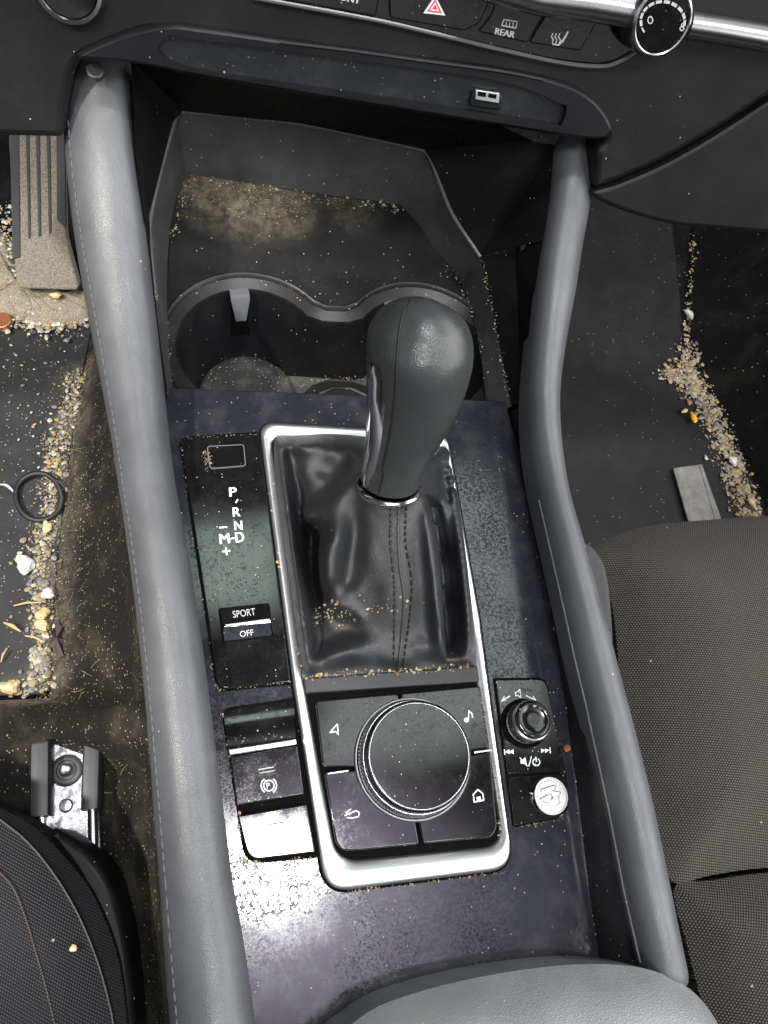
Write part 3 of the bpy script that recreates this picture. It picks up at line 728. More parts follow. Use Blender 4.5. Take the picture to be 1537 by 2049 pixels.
# ================================================================== gear indicator panel
def plate(name, pts, r, top=.0014, mat='gloss', gap=.0011, parent=con, bev=.0008):
    q = round_poly(px2(pts), r); mb = MB(); mb.prism(FLAT, offset(ccw(q), gap), .0006, 0, .0002, mi=1); mb.prism(FLAT, q, top, .0002, bev)
    return mb
mb = plate('', [(361,878),(519,868),(582,1366),(437,1381)], [.005,.001,.001,.006])
for ch, A, B, hp in (('P',(460,994),(474,993),18),('R',(467,1034),(481,1033),18),('N',(470,1061),(485,1060),18),('M',(441,1089),(460,1087),20),('D',(473,1086),(489,1084),20)):
    text_on(mb, FLAT, ch, A, B, hp, .0014, 2, .0002)
for l in ([(440,1056),(454,1055)],[(462,1078),(470,1077)],[(446,1104),(460,1102)],[(452,1096),(454,1110)]): stroke(mb, FLAT, l, 3.2, .0014, 2)
stroke(mb, FLAT, [(472,1006),(476,1000)], 2.6, .0014, 2)
ind = mb.build('gear_indicator', [M['gloss'], M['crack'], M['white']], con)
mb = MB(); q = round_poly(px2([(413,895),(489,891),(493,936),(420,942)]), .0022); qi = offset(ccw(q), -.0007)
mb.loft([[FLAT.w(p, .0012) for p in ccw(q)], [FLAT.w(p, .0019) for p in offset(ccw(q), -.0002)], [FLAT.w(p, .0019) for p in qi], [FLAT.w(p, .0015) for p in qi]]); mb.sheet(FLAT, qi, h=.00155, mi=1)
mb.build('display_window', [M['trimg'], M['gloss']], ind)
# drive-mode rocker
mb = MB(); q = round_poly(px2([(436,1219),(539,1208),(546,1276),(446,1288)]), .0018); mb.prism(FLAT, q, .0019, .001, .0003); 
sw = mb.build('drive_switch', M['crack'], ind)
def slab(pix, hs):   # four px corners with their own heights
    return [P(u, v, h) for (u, v), h in zip(pix, hs)]
mb = MB(); fr1 = None
a = slab([(441,1224),(537,1213),(540,1236),(447,1250)], [.0022,.0022,.0046,.0046]); mb.add(a, [(3,2,1,0)])
frS = Frame(a[3], a[2]-a[3], np.cross(a[2]-a[3], a[0]-a[3])); text_on(mb, frS, 'SPORT', (467,1237), (512,1231), 14, .0001, 1)
b_ = slab([(447,1257),(541,1245),(544,1271),(449,1283)], [.0046,.0046,.0024,.0024]); mb.add(b_, [(3,2,1,0)], 2)
frO = Frame(b_[3], b_[2]-b_[3], np.cross(b_[2]-b_[3], b_[0]-b_[3])); text_on(mb, frO, 'OFF', (481,1275), (508,1271), 12, .0001, 1)
sp = mb.build('rocker', [M['gloss'], M['print'], M['deck']], sw, 0)
mb = MB(); mb.prism(FLAT, px2([(450,1248),(541,1236),(543,1246),(449,1256)], .005), .0052, .002, .0006); mb.build('rocker_bar', M['chrome'], sw)
# ================================================================== parking brake bank
q = round_poly(px2([(442,1418),(592,1396),(642,1716),(490,1730)]), [.006,.001,.001,.008]); mb = MB(); mb.prism(FLAT, q, .0009, 0, .0004)
pb = mb.build('parking_brake_bank', M['crack'], con)
mb = MB(); sec = []
for t in np.linspace(0, 1, 9):
    l, r = np.array([447,1423])*(1-t)+np.array([457,1497])*t, np.array([588,1402])*(1-t)+np.array([592,1480])*t
    z = .0016-.003*math.sin(math.pi*t)*0+.0004
    sec.append([P(*l, .0014+.0038*(t**2.2)), P(*r, .0014+.0038*(t**2.2))])
mb.loft(sec, closed=False); mb.build('finger_scoop', M['gloss'], pb, 60)
mb = MB(); mb.prism(FLAT, round_poly(px2([(457,1499),(592,1478),(594,1490),(459,1512)], .005), .0006), .0056, .001, .0006); mb.build('edge_bar', M['chrome'], pb)
mb = MB(); mb.prism(FLAT, round_poly(px2([(460,1514),(595,1491),(609,1590),(473,1613)], .005), .001), .0050, .001, .0008)
Z = .0050; stroke(mb, FLAT, [(518,1540),(547,1535)], 2, Z, 1); stroke(mb, FLAT, [(520,1547),(549,1542)], 1.4, Z, 1)
for w0, w1 in ((-5, 365),): stroke(mb, FLAT, arcpx(538,1572,10.5,0,345,20), 2.2, Z, 2, True)
stroke(mb, FLAT, arcpx(538,1572,15.5,125,235,8), 2.2, Z, 2); stroke(mb, FLAT, arcpx(538,1572,15.5,-55,55,8), 2.2, Z, 2)
text_on(mb, FLAT, 'P', (534,1578), (541,1577), 11, Z, 2)
mb.build('brake_button', [M['gloss'], M['print'], M['white']], pb)
mb = MB(); mb.prism(FLAT, round_poly(px2([(475,1632),(614,1608),(631,1706),(498,1722)], .0035), [.001,.001,.001,.006]), .0035, .001, .0008)
stroke(mb, FLAT, [(538,1650),(568,1645)], 2, .0035, 1); stroke(mb, FLAT, [(540,1657),(570,1652)], 1.4, .0035, 1)
mb.build('hold_button', [M['gloss'], M['crack']], pb)
# ================================================================== commander dial
mb = MB(); mb.prism(FLAT, round_poly(px2([(612,1396),(966,1366),(1000,1682),(672,1716)], .001), [.001,.001,.006,.008]), .0010, 0, .0003); cd = mb.build('dial_bank', M['crack'], con)
Zb = .0032
def quad_button(name, pts, r, draw=None):
    mb = MB(); mb.prism(FLAT, round_poly(px2(pts, Zb), r), Zb, .0008, .0009)
    if draw: draw(mb)
    return mb.build(name, [M['gloss'], M['white']], cd)
def d_nav(mb):
    for l in ([(660,1466),(675,1449)],[(675,1449),(677,1470)],[(677,1470),(672,1464)],[(672,1464),(660,1466)]): stroke(mb, FLAT, l, 2.2, Zb, 1)
def d_note(mb):
    fillpx(mb, FLAT, arcpx(933,1441,5,0,360,12), Zb, 1); stroke(mb, FLAT, [(937,1441),(938,1422)], 2.2, Zb, 1); stroke(mb, FLAT, [(938,1422),(945,1430),(945,1436)], 2.4, Zb, 1)
def d_back(mb):
    stroke(mb, FLAT, [(690,1632)]+[(712,1622),(719,1626),(717,1634),(705,1637),(694,1636)], 2.4, Zb, 1)
    stroke(mb, FLAT, [(702,1619),(692,1626),(700,1630)], 2.2, Zb, 1)
def d_home(mb):
    stroke(mb, FLAT, [(947,1590),(956,1580),(966,1588),(968,1601),(949,1605)], 2.4, Zb, 1, True); fillpx(mb, FLAT, [(953,1595),(961,1593),(963,1601),(955,1603)], Zb, 1)
quad_button('nav_button', [(630,1402),(797,1387),(812,1532),(646,1536)], .002, d_nav)
quad_button('music_button', [(801,1387),(960,1372),(980,1497),(816,1524)], .002, d_note)
quad_button('back_button', [(648,1544),(812,1536),(840,1690),(692,1704),(672,1690)], [.002,.002,.002,.006,.004], d_back)
quad_button('home_button', [(816,1530),(982,1504),(996,1658),(984,1676),(846,1689)], [.002,.002,.006,.006,.002], d_home)
for q in ([(655,1546),(698,1540),(698,1544),(656,1550)], [(948,1503),(982,1499),(982,1503),(949,1508)]):
    mb = MB(); mb.prism(FLAT, px2(q, Zb+.0006), Zb+.001, Zb, .0003); mb.build('marker', M['satin'], cd)
dc = (P(735,1512,.0185)+P(945,1512,.0185)+P(838,1397,.0185)+P(838,1628,.0185))/4
db = np.array([dc[0], dc[1], 0.0]); rk = .0266
mb = MB(); mb.lathe(db, (0,0,1), [(.0300,.002),(.0300,.0048),(.0296,.0054),(.0290,.0054),(.0288,.0045)], 96, cap=False); dial = mb.build('dial', M['trimg'], cd, 40)
mb = MB(); mb.lathe(db, (0,0,1), [(.0284,.004),(.0284,.0062,.0),(.0282,.0066,.022),(.0276,.0125,.022),(.0274,.0130,0),(.0271,.0134,0),(.0262,.0134,0)], 200, cap=False); mb.build('knurled_ring', M['satin'], dial, 20)
mb = MB(); mb.lathe(db, (0,0,1), [(.0266,.0128),(.0268,.0150),(.0266,.0166),(.0258,.0178),(.0247,.0184),(.0244,.01842),(.0242,.01842),(.015,.01842),(.005,.01842)], 96); mb.build('dial_cap', M['glossk'], dial, 60)
mb = MB(); mb.lathe(db, (0,0,1), [(.0255,.0181),(.0252,.0186),(.0250,.0187),(.0248,.0187),(.0246,.0184)], 96, cap=False); mb.build('rim_ring', M['satin'], dial, 60)
# ================================================================== volume bank
mb = MB(); mb.prism(FLAT, round_poly(px2([(986,1357),(1092,1356),(1139,1632),(1026,1657)]), [.001,.006,.007,.001]), .0009, 0, .0003); vb = mb.build('volume_bank', M['crack'], con)
Zv = .0018
mb = MB(); mb.prism(FLAT, round_poly(px2([(989,1361),(1090,1360),(1130,1543),(1014,1550)]), [.001,.005,.001,.001]), Zv, .0006, .0006)
stroke(mb, FLAT, [(1020,1393),(1004,1402)], 2.2, Zv, 1); stroke(mb, FLAT, [(1009,1394),(1003,1403),(1011,1401)], 1.8, Zv, 1)
stroke(mb, FLAT, [(1053,1392),(1071,1401)], 2.2, Zv, 1); stroke(mb, FLAT, [(1067,1394),(1072,1402),(1064,1401)], 1.8, Zv, 1)
stroke(mb, FLAT, [(1031,1386),(1036,1384),(1040,1380),(1042,1396),(1037,1392),(1032,1392)], 2, Zv, 1, True)
for s, x in ((-1, 1010), (-1, 1018)): fillpx(mb, FLAT, [(x+9,1499),(x+10,1509),(x,1505)], Zv, 1)
stroke(mb, FLAT, [(1009,1500),(1010,1510)], 2, Zv, 1)
for x in (1082, 1090): fillpx(mb, FLAT, [(x,1498),(x+1,1507),(x+9,1501)], Zv, 1)
stroke(mb, FLAT, [(1100,1496),(1101,1507)], 2, Zv, 1)
fillpx(mb, FLAT, [(1041,1521),(1045,1520),(1051,1515),(1054,1531),(1047,1528),(1042,1528)], Zv, 1); stroke(mb, FLAT, [(1040,1516),(1054,1532)], 1.6, Zv, 1)
stroke(mb, FLAT, [(1063,1514),(1058,1533)], 1.8, Zv, 1)
stroke(mb, FLAT, arcpx(1073,1525,7,120,420,16), 2, Zv, 1); stroke(mb, FLAT, [(1072,1515),(1073,1524)], 2, Zv, 1)
mb.build('volume_plate', [M['gloss'], M['white']], vb)
mb = MB(); mb.prism(FLAT, round_poly(px2([(1015,1555),(1131,1548),(1137,1630),(1027,1653)]), [.001,.001,.006,.001]), Zv, .0006, .0006)
def star(cx, cy, R, n=5): return [(cx+(R if i % 2 == 0 else R*.42)*math.sin(i*math.pi/n), cy-(R if i % 2 == 0 else R*.42)*math.cos(i*math.pi/n)) for i in range(2*n)]
fillpx(mb, FLAT, star(1071,1590,12), Zv, 1); mb.build('favourite_button', [M['gloss'], M['white']], vb)
vc = P(1067,1440,.0150); vbse = np.array([vc[0], vc[1], 0])
mb = MB(); mb.lathe(vbse, (0,0,1), [(.0128,.0016),(.0128,.0030),(.0122,.0034),(.0113,.0030),(.0110,.0022)], 64); vk = mb.build('volume_knob', M['crack'], vb)
mb = MB(); mb.lathe(vbse, (0,0,1), [(.0108,.002),(.0108,.0045),(.0107,.0048,.035),(.0103,.0118,.035),(.0104,.0122),(.0106,.0132),(.0103,.0142),(.0096,.0146)], 96, cap=False); mb.build('knurled_ring', M['satin'], vk, 25)
mb = MB(); mb.lathe(vbse, (0,0,1), [(.0097,.0138),(.0094,.0150),(.0086,.0158),(.0076,.0160),(.0070,.0156),(.0062,.0153),(.003,.0153)], 64); mb.build('knob_cap', M['glossk'], vk, 60)
# ================================================================== armrest lid
AR = [(470,2700),(560,2230),(640,2105),(700,2052),(770,2008),(900,1968),(1050,1940),(1180,1929),(1290,1938),(1365,1968),(1415,2015),(1450,2080),(1495,2230),(1560,2700)]
def pillow(mb, outline, z0, hgt, ins, seg=8, base=-.01, mi=0, power=2.0, dome=0.0):
    q = resample(ccw(outline), 120); rings = [[np.array([p[0], p[1], z0+base]) for p in q]]
    q_ = q
    for j in range(seg+1):
        t = j/seg; k = (1-(1-t)**power)**(1/power)
        q_ = offset_safe(q_, -ins/seg) if j else q; o = q_; rings.append([np.array([p[0], p[1], z0+hgt*k]) for p in o])
    c = np.mean(rings[-1], axis=0)
    for t in (.25,.5,.75,.95): rings.append([p+(c-p)*t+np.array([0,0,dome*(1-(1-t)**2)]) for p in rings[-1-0]] if t == .25 else [p+(c-p)*((t-prev)/(1-prev))+np.array([0,0,dome*((1-(1-t)**2)-(1-(1-prev)**2))]) for p in rings[-1]]); prev = t
    mb.loft(rings, cap1=True, mi=mi); return mb
def offset_safe(q, d):
    o = offset(q, d)
    for _ in range(2): o = [(o[i-1]+2*o[i]+o[(i+1) % len(o)])/4 for i in range(len(o))]
    return o
def flat_px(pts, z): return [P(u, v, z)[:2] for u, v in pts]
ARM = catmull(flat_px(AR, .030), 6, True)
# ================================================================== DASHBOARD
p0 = P(690, 214, .110); e_ = P(1180, 283, .110)-P(200, 138, .110); nn = np.cross(e_, (0,0,1)); nn /= np.linalg.norm(nn)
nn = nn if nn[1] < 0 else -nn
DF = Frame(p0, e_, nn*math.cos(R_(24))+np.array([0,0,1])*math.sin(R_(24)))
dash = thing('dashboard', p0, 'lower black dashboard with climate controls and USB tray above the console', 'dashboard')
def dpx(pts, h=0.): return [DF.px(u, v, h) for u, v in pts]
mb = MB()
mb.prism(DF, round_poly(dpx([(-520,262),(126,277),(133,200),(150,120),(300,60),(1000,160),(1190,220),(1215,283),(1192,300),(1190,378),(1240,362),(1330,322),(1430,265),(1620,140),(2000,-60),(2000,-150),(-560,-150)]), [.002,.004,.01,.02,.01,.01,.01,.006,.01,.002,.01,.01,.01,.01,0,0,0]), 0, -.03, .004)
mb.build('dash_panel', M['dash'], dash, 40)
mb = MB(); mb.prism(DF, catmull(dpx([(1190,382),(1240,366),(1332,326),(1432,269),(1640,140),(1980,-20),(2050,420),(1720,475),(1540,467),(1440,460),(1340,450),(1250,425),(1195,400)], -.001), 5, True), -.001, -.03, .003)
mb.build('glove_panel', M['dash'], dash, 40)
mb = MB(); mb.tube([DF.w(DF.px(u, v, -.004), -.004) for u, v in catmull([(1190,380),(1240,364),(1331,324),(1431,267),(1630,140)], 5)], .0025, 6); mb.build('panel_gap', M['crack'], dash)
# slim open tray with the USB socket
SH = [(150,116),(235,72),(330,50),(420,58),(700,98),(1000,138),(1130,166),(1190,200),(1222,243),(1222,268),(1185,281),(1000,254),(700,206),(400,156),(262,128)]
RC = [(322,84),(338,74),(370,75),(700,118),(1000,162),(1120,206),(1134,216),(1124,250),(1110,250),(1000,232),(700,188),(400,142),(325,112)]
sh = ccw(catmull(dpx(SH, .006), 5, True)); rc = ccw(catmull(dpx(RC, .006), 5, True))
mb = MB(); mb.loft([[DF.w(p, h) for p in offset(sh, o)] for o, h in ((0,-.004),(0,.0035),(-.0007,.0052),(-.002,.006))])
mb.sheet(DF, offset(sh, -.002), [rc], h=.006)
mb.loft([[DF.w(p, h) for p in rc] for h in (.006, .001)], flip=False)
usbt = mb.build('usb_tray', M['dash2'], dash, 40)
mb = MB(); mb.sheet(DF, rc, h=.0012); mb.build('tray_base', M['slot'], usbt)
mb = MB(); mb.tube([DF.w(DF.px(u, v, .0068), .0068) for u, v in catmull([(560,84),(700,101),(850,122),(1000,142),(1090,160)], 6)], .0007, 6); mb.build('trim_line', M['cap'], usbt)
usb = thing if False else None
mb = MB(); mb.prism(DF, round_poly(dpx([(945,182),(1007,190),(1003,222),(938,213)], .0045), .002), .0045, .001, .001)
us = mb.build('usb_port', M['dash2'], usbt)
mb = MB(); mb.prism(DF, dpx([(952,180),(1000,187),(998,207),(951,199)], .006), .006, .003, .0003); mb.prism(DF, dpx([(957,183),(973,186),(972,195),(956,192)], .0064), .0064, .006, .0001, mi=1); mb.prism(DF, dpx([(978,187),(994,190),(993,198),(977,195)], .0064), .0064, .006, .0001, mi=1)
mb.build('socket_shell', [M['alu'], M['crack']], us, 20)
# climate button bank
BK = [(505,-8),(735,34),(860,62),(1000,96),(1120,122),(1200,130),(1240,120),(1292,88),(1330,-80),(490,-80)]
q = round_poly(dpx(BK, .003), [0,.02,.02,.02,.02,.015,.01,.01,0,0]); mb = MB(); mb.prism(DF, q, .0020, -.002, .0006)
bank = mb.build('button_bank', M['glossk'], dash)
mb = MB(); mb.tube([DF.w(DF.px(u, v+3, .0035), .0035) for u, v in catmull(BK[:8], 6)], .0011, 8); mb.build('trim_line', M['trimg'], bank)
def dbtn(name, pts, draw=None, h=.0042):
    mb = MB(); mb.prism(DF, round_poly(dpx(pts, h), .0015), h, .001, .0007)
    if draw: draw(mb, h)
    return mb.build(name, [M['glossk'], M['white'], M['red'], M['pgrey'], M['print']], bank)
def d_haz(mb, h):
    fillpx(mb, DF, [(847,26),(871,-9),(891,31)], h, 1); fillpx(mb, DF, [(854,23),(871,-2),(885,27)], h, 2)
    fillpx(mb, DF, [(860,20),(871,4),(879,23)], h, 1); fillpx(mb, DF, [(864,18),(871,9),(876,20)], h, 2)
def d_rear(mb, h):
    text_on(mb, DF, 'REAR', (990,68), (1028,76), 13, h, 4, .0002)
    stroke(mb, DF, [(1008,39),(1035,43),(1032,56),(1004,51)], 2, h, 4, True)
    for x in (1012,1019,1026): stroke(mb, DF, [(x+1,44),(x,53)], 1.6, h, 4)
    fillpx(mb, DF, [(1024,26),(1035,28),(1033,35),(1021,33)], h, 3)
def d_seat(mb, h):
    for x, y in ((1103,46),(1127,51),(1148,57)): fillpx(mb, DF, [(x-1,y-4),(x+12,y-2),(x+11,y+6),(x-3,y+4)], h, 3)
    for x in (1106,1113,1120): stroke(mb, DF, [(x,67),(x-3,73),(x+1,79),(x-1,86)], 2, h, 4)
    stroke(mb, DF, [(1136,64),(1127,80),(1118,89)], 4, h, 4); stroke(mb, DF, [(1118,90),(1106,88)], 2.4, h, 4)
def d_front(mb, h): text_on(mb, DF, 'FRONT', (660,-4), (719,8), 14, h, 4, .0002)
dbtn('front_defrost_button', [(560,-60),(770,-60),(752,34),(540,-6)], d_front)
dbtn('hazard_button', [(776,-60),(1010,-60),(960,46),(930,62),(780,36)], d_haz)
dbtn('rear_defrost_button', [(1014,-60),(1120,-60),(1094,20),(1056,86),(958,64),(985,30)], d_rear)
dbtn('seat_heat_button', [(1124,-60),(1225,-60),(1194,46),(1162,102),(1060,86),(1098,22)], d_seat)
# metal bar and rotary knob
def DP(u, v, h): return DF.w(DF.px(u, v, h), h)
mb = MB(); mb.tube([DP(950,-40,.012), DP(1080,-4,.012), DP(1180,8,.012), DP(1262,22,.012)], .0075, 20); mb.build('metal_bar', M['satin'], dash)
mb = MB(); mb.tube([DP(1375,50,.012), DP(1450,62,.012), DP(1540,78,.012), DP(1700,105,.012)], .0062, 20); mb.build('metal_bar', M['satin'], dash)
kb = DP(1300,32,.006); kt = DP(1327,45,.022); ka = kt-kb; kl = np.linalg.norm(ka)
rkn = np.linalg.norm(DP(1327-60,45-8,.022)-kt)
mb = MB(); mb.lathe(kb, ka, [(rkn*1.02,0),(rkn*1.04,kl*.2),(rkn*1.04,kl*.25,.02),(rkn*1.02,kl*.75,.02),(rkn*1.0,kl*.8),(rkn*.97,kl*.95),(rkn*.9,kl),(rkn*.86,kl*.97)], 160, cap=False); ck = mb.build('climate_knob', M['satin'], dash, 25)
KF = Frame(kt, DF.ex, ka)
mb = MB(); mb.lathe(kb, ka, [(rkn*.87,kl*.9),(rkn*.86,kl*.955),(rkn*.5,kl*.955)], 64)
hk = -kl*.045
for i in range(11):
    a0 = 205-i*21; stroke(mb, KF, [(1326+44*math.cos(R_(a0+6)), 43-40*math.sin(R_(a0+6))), (1326+44*math.cos(R_(a0-6)), 43-40*math.sin(R_(a0-6)))], 5 if i else 3, hk, 1)
stroke(mb, KF, arcpx(1301,40,5,0,340,10,7), 2, hk, 1, True)
stroke(mb, KF, arcpx(1364,57,4,0,340,8,4), 2, hk, 1, True); stroke(mb, KF, arcpx(1366,50,3,0,340,8,3), 2, hk, 1, True)
mb.build('knob_face', [M['gloss'], M['print']], ck, 40)
# round start button seen at the top left
mb = MB(); c = DP(135,-28,.006); rs = np.linalg.norm(DP(62,-36,.006)-c)
mb.lathe(c, DF.n, [(rs,-.006),(rs,-.001),(rs*.96,.0008),(rs*.86,.001),(rs*.80,-.002)], 64, cap=False); sb = mb.build('start_button', M['steel'], dash)
mb = MB(); mb.lathe(c, DF.n, [(rs*.82,-.004),(rs*.8,-.0005),(rs*.5,-.0008)], 48); mb.build('button_face', M['glossk'], sb)
for u, v in ((165,760),(150,850),(132,950),(118,1050),(112,1150),(110,1250),(105,1350),(40,1395)):
    dusted(M['carpet'], u, v, ZF_, .034, .55); dusted(M['mat'], u-8, v, ZF_, .022, .45)
# ================================================================== FOOTWELLS
ZF = -.205
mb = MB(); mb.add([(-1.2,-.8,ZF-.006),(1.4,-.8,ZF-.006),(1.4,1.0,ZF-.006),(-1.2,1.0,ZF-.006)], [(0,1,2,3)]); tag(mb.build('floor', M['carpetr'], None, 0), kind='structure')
mb = MB(); mb.add([(-1.2,.86,ZF-.1),(1.4,.86,ZF-.1),(1.4,.62,.5),(-1.2,.62,.5)], [(0,1,2,3)]); tag(mb.build('wall', M['black'], None, 0), kind='structure')
# carpet rising from the driver floor to the console
rows = []
for y in [560,630,700,770,840,910,980,1050,1120,1190,1260,1330,1397,1406,1470,1540,1610,1680,1750,1850,1950,2100]:
    m_ = lerp_tab([(560,205),(740,168),(850,148),(1000,128),(1150,112),(1398,98),(1404,-100),(2100,-200)], y)
    k = lerp_tab([(560,240),(1000,262),(1400,305),(1700,330),(2100,360)], y)
    a = P(m_, y, ZF+.001); b = P(k, y, -.06)
    if y >= 1480: a = P(m_, y, ZF+.02); mid = P(lerp_tab([(1480,215),(2100,255)], y), y, ZF+.03)
    else: mid = a+(b-a)*.45+np.array([0,0,-.03])
    rows.append([a, a+(mid-a)*.5, mid, mid+(b-mid)*.5+np.array([.004,0,-.012]), b])
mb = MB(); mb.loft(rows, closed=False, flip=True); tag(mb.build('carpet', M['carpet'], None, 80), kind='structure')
# console flank closing the gap under the driver rail
mb = MB(); mb.loft([[s[-1]+np.array([.002,0,.01]), s[-1]+np.array([.012,0,-.16])] for s in lsec], closed=False, flip=False); mb.build('side_skirt', M['black'], con, 60)
mb = MB(); mb.loft([[s[-1]+np.array([-.002,0,.01]), s[-1]+np.array([-.01,0,-.16])] for s in rsec], closed=False); mb.build('side_skirt', M['black'], con, 60)
def flatobj(name, pts, z, mat, bot=.004, r=.01, bev=.0015):
    mb = MB(); mb.prism(FLAT, round_poly(flat_px(pts, z), r), z, z-bot, bev); return mb
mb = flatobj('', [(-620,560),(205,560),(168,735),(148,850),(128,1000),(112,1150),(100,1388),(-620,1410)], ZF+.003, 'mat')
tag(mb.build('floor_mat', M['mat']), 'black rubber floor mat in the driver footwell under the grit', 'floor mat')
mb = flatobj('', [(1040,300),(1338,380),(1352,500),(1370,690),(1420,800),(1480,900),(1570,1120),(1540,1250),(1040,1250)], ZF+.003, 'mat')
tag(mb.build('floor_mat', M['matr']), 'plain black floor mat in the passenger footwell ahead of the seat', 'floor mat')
rows = []
for (u, v), (u2, v2) in zip([(1396,380),(1386,480),(1378,620),(1385,720),(1425,800),(1482,900),(1545,1040),(1600,1200)], [(1700,300),(1700,450),(1700,560),(1700,640),(1700,720),(1750,830),(1780,960),(1850,1200)]):
    a = P(u, v, ZF+.001); b = P(u2, v2, ZF+.10); rows.append([a, a+(b-a)*.3+np.array([0,0,-.012]), a+(b-a)*.65+np.array([0,0,-.004]), b])
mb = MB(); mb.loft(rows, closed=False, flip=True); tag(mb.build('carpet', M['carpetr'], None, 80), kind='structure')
# accelerator pedal
ped = thing('gas_pedal', P(90,560,ZF+.01), 'dusty ribbed gas pedal in the driver footwell', 'pedal')
A0, A1, A2, A3 = P(-8,262,-.075), P(128,262,-.075), P(166,588,ZF+.025), P(34,582,ZF+.025)
PF = Frame(A3, A2-A3, np.cross(A2-A3, A0-A3))
def qpx(pts, h=0): return [PF.px(u, v, h) for u, v in pts]
mb = MB(); mb.prism(PF, round_poly(qpx([(16,225),(124,225),(132,480),(160,582),(34,578),(26,500)]), .006), 0, -.014, .002); pp_ = mb.build('pedal_pad', M['pedal'], ped)
for x0, x1, yb_ in ((20,38,518),(52,58.5,478),(72,79.5,474),(93,100.5,468),(113,128,455)):
    mb = MB(); mb.prism(PF, qpx([(x0-1,226),(x1-1,226),(x1+2.5,yb_-4),(x0+5,yb_)] if x0 < 100 else [(x0,226),(x1,226),(x1+4,yb_),(x0+1,yb_-16)], .001), .0012, -.004, .0004); mb.build('groove', M['groove'], ped, 20)
# sand under the pedal
mb = MB(); sp = catmull(flat_px([(-60,480),(10,470),(60,585),(170,585),(188,640),(130,655),(90,658),(30,640),(-60,628)], ZF+.004), 6, True)
pillow(mb, sp, ZF+.002, .012, .012, 5, -.003); 
a = np.array(mb.v); a[:,2] += np.array([random.uniform(-.0016,.0016) for _ in a]); mb.v = [tuple(p) for p in a]
tag(mb.build('sand', M['sandy'], None, 80), kind='stuff', label='pale sand heaped below the gas pedal')
# ---- grit
def line_grit(mb, pts, n, wid, r0, r1, z, ray_z=True):
    for _ in range(n):
        t = random.random()*(len(pts)-1); i = int(t); k = t-i; a, b = np.array(pts[i], float), np.array(pts[min(i+1, len(pts)-1)], float)
        p = a+(b-a)*k; u = p[0]+random.gauss(0, wid); v = p[1]+random.gauss(0, wid)
        r = r0*(r1/r0)**(random.random()**2); mb.blob(P(u, v, z(u, v) if callable(z) else z)+np.array([0,0,r*.5]), r)
mb = MB()
zl = lambda u, v: ZF+.004
line_grit(mb, [(160,745),(150,800),(125,850),(110,900),(105,960),(100,1020),(85,1080),(75,1150),(85,1220),(90,1280),(85,1340),(60,1380)], 1500, 13, .0005, .0021, zl)
line_grit(mb, [(95,1060),(70,1140),(85,1220),(80,1300),(95,1360),(40,1372),(15,1385)], 110, 15, .0012, .0029, zl)
line_grit(mb, [(20,690),(120,760),(40,900),(60,1100),(30,1300)], 170, 45, .0005, .0014, zl)
line_grit(mb, [(-20,620),(60,640),(110,648),(175,630)], 700, 14, .0006, .0026, lambda u, v: ZF+.007)
line_grit(mb, [(0,420),(10,500),(40,600),(110,610)], 500, 18, .0006, .0024, lambda u, v: ZF+.012)
tag(mb.build('grit', M['gritw'], None, 0), kind='stuff', label='pale grit and crumbs strewn along the driver mat edge')
mb = MB()
line_grit(mb, [(1388,470),(1382,560),(1376,640),(1374,700)], 160, 4, .0005, .0018, lambda u, v: ZF+.006)
line_grit(mb, [(1380,700),(1370,740),(1390,780)], 420, 15, .0007, .0026, zl); line_grit(mb, [(1330,745),(1370,760)], 260, 9, .0007, .0022, zl)
line_grit(mb, [(1385,765),(1420,820),(1450,890),(1475,960),(1500,1030),(1530,1090)], 1900, 13, .0006, .0026, zl)
tag(mb.build('grit', M['grit'], None, 0), kind='stuff', label='brown grit spilled along the passenger mat edge')
mb = MB()
deckline = [(1040,900),(1085,1100),(1112,1290),(1130,1400),(1157,1600),(1181,1800),(1198,1920)]
line_grit(mb, deckline, 150, 1.6, .0002, .0007, -.0015)
line_grit(mb, [(535,900),(555,1100),(585,1260),(604,1352)], 130, 3.0, .0002, .0009, .003); line_grit(mb, [(606,1356),(700,1348),(800,1342),(950,1332)], 150, 3.5, .0003, .0010, .003)
line_grit(mb, [(640,1245),(700,1228),(800,1205)], 0, 9, .0003, .0010, .01)
line_grit(mb, [(362,880),(375,1000),(430,1370),(440,1381),(585,1364)], 70, 1.5, .0002, .0005, .0015); line_grit(mb, [(362,876),(520,868)], 35, 1.5, .0002, .0005, .0015)
line_grit(mb, [(413,900),(420,940)], 70, 4, .0002, .0005, .002)
line_grit(mb, [(444,1420),(470,1560),(486,1718),(500,1728),(640,1715)], 110, 2.5, .0003, .0009, .0012); line_grit(mb, [(1000,1690),(1000,1600),(960,1375)], 130, 2.0, .0002, .0007, .0035)
line_grit(mb, [(1095,1362),(1135,1600),(1120,1640),(1026,1657)], 110, 2, .0002, .0006, .0015); line_grit(mb, [(650,1790),(800,1772),(1015,1745)], 110, 2, .0002, .0007, .0012)
line_grit(mb, [(700,1300),(500,1000),(1000,1100),(800,1900),(600,1950),(450,1600),(450,900),(900,1950)], 230, 70, .00012, .00032, .0018)
line_grit(mb, [(455,1490),(590,1475)], 60, 7, .0002, .0007, .004)
tag(mb.build('crumbs', M['grit'], None, 0), kind='stuff', label='tiny crumbs and dust lodged in the console seams')
mb = MB()
tz = lambda u, v: .004 if v < 440 else (-.001 if v < 500 else ZR)
line_grit(mb, [(378,356),(480,372),(600,388),(700,402),(800,415)], 380, 7, .0002, .0010, tz); line_grit(mb, [(380,360),(360,420),(345,470)], 150, 6, .0002, .0009, tz)
line_grit(mb, [(400,380),(600,430)], 420, 26, .0002, .0007, tz); line_grit(mb, [(330,640),(340,760)], 70, 6, .0002, .0006, lambda u, v: ZR+.001)
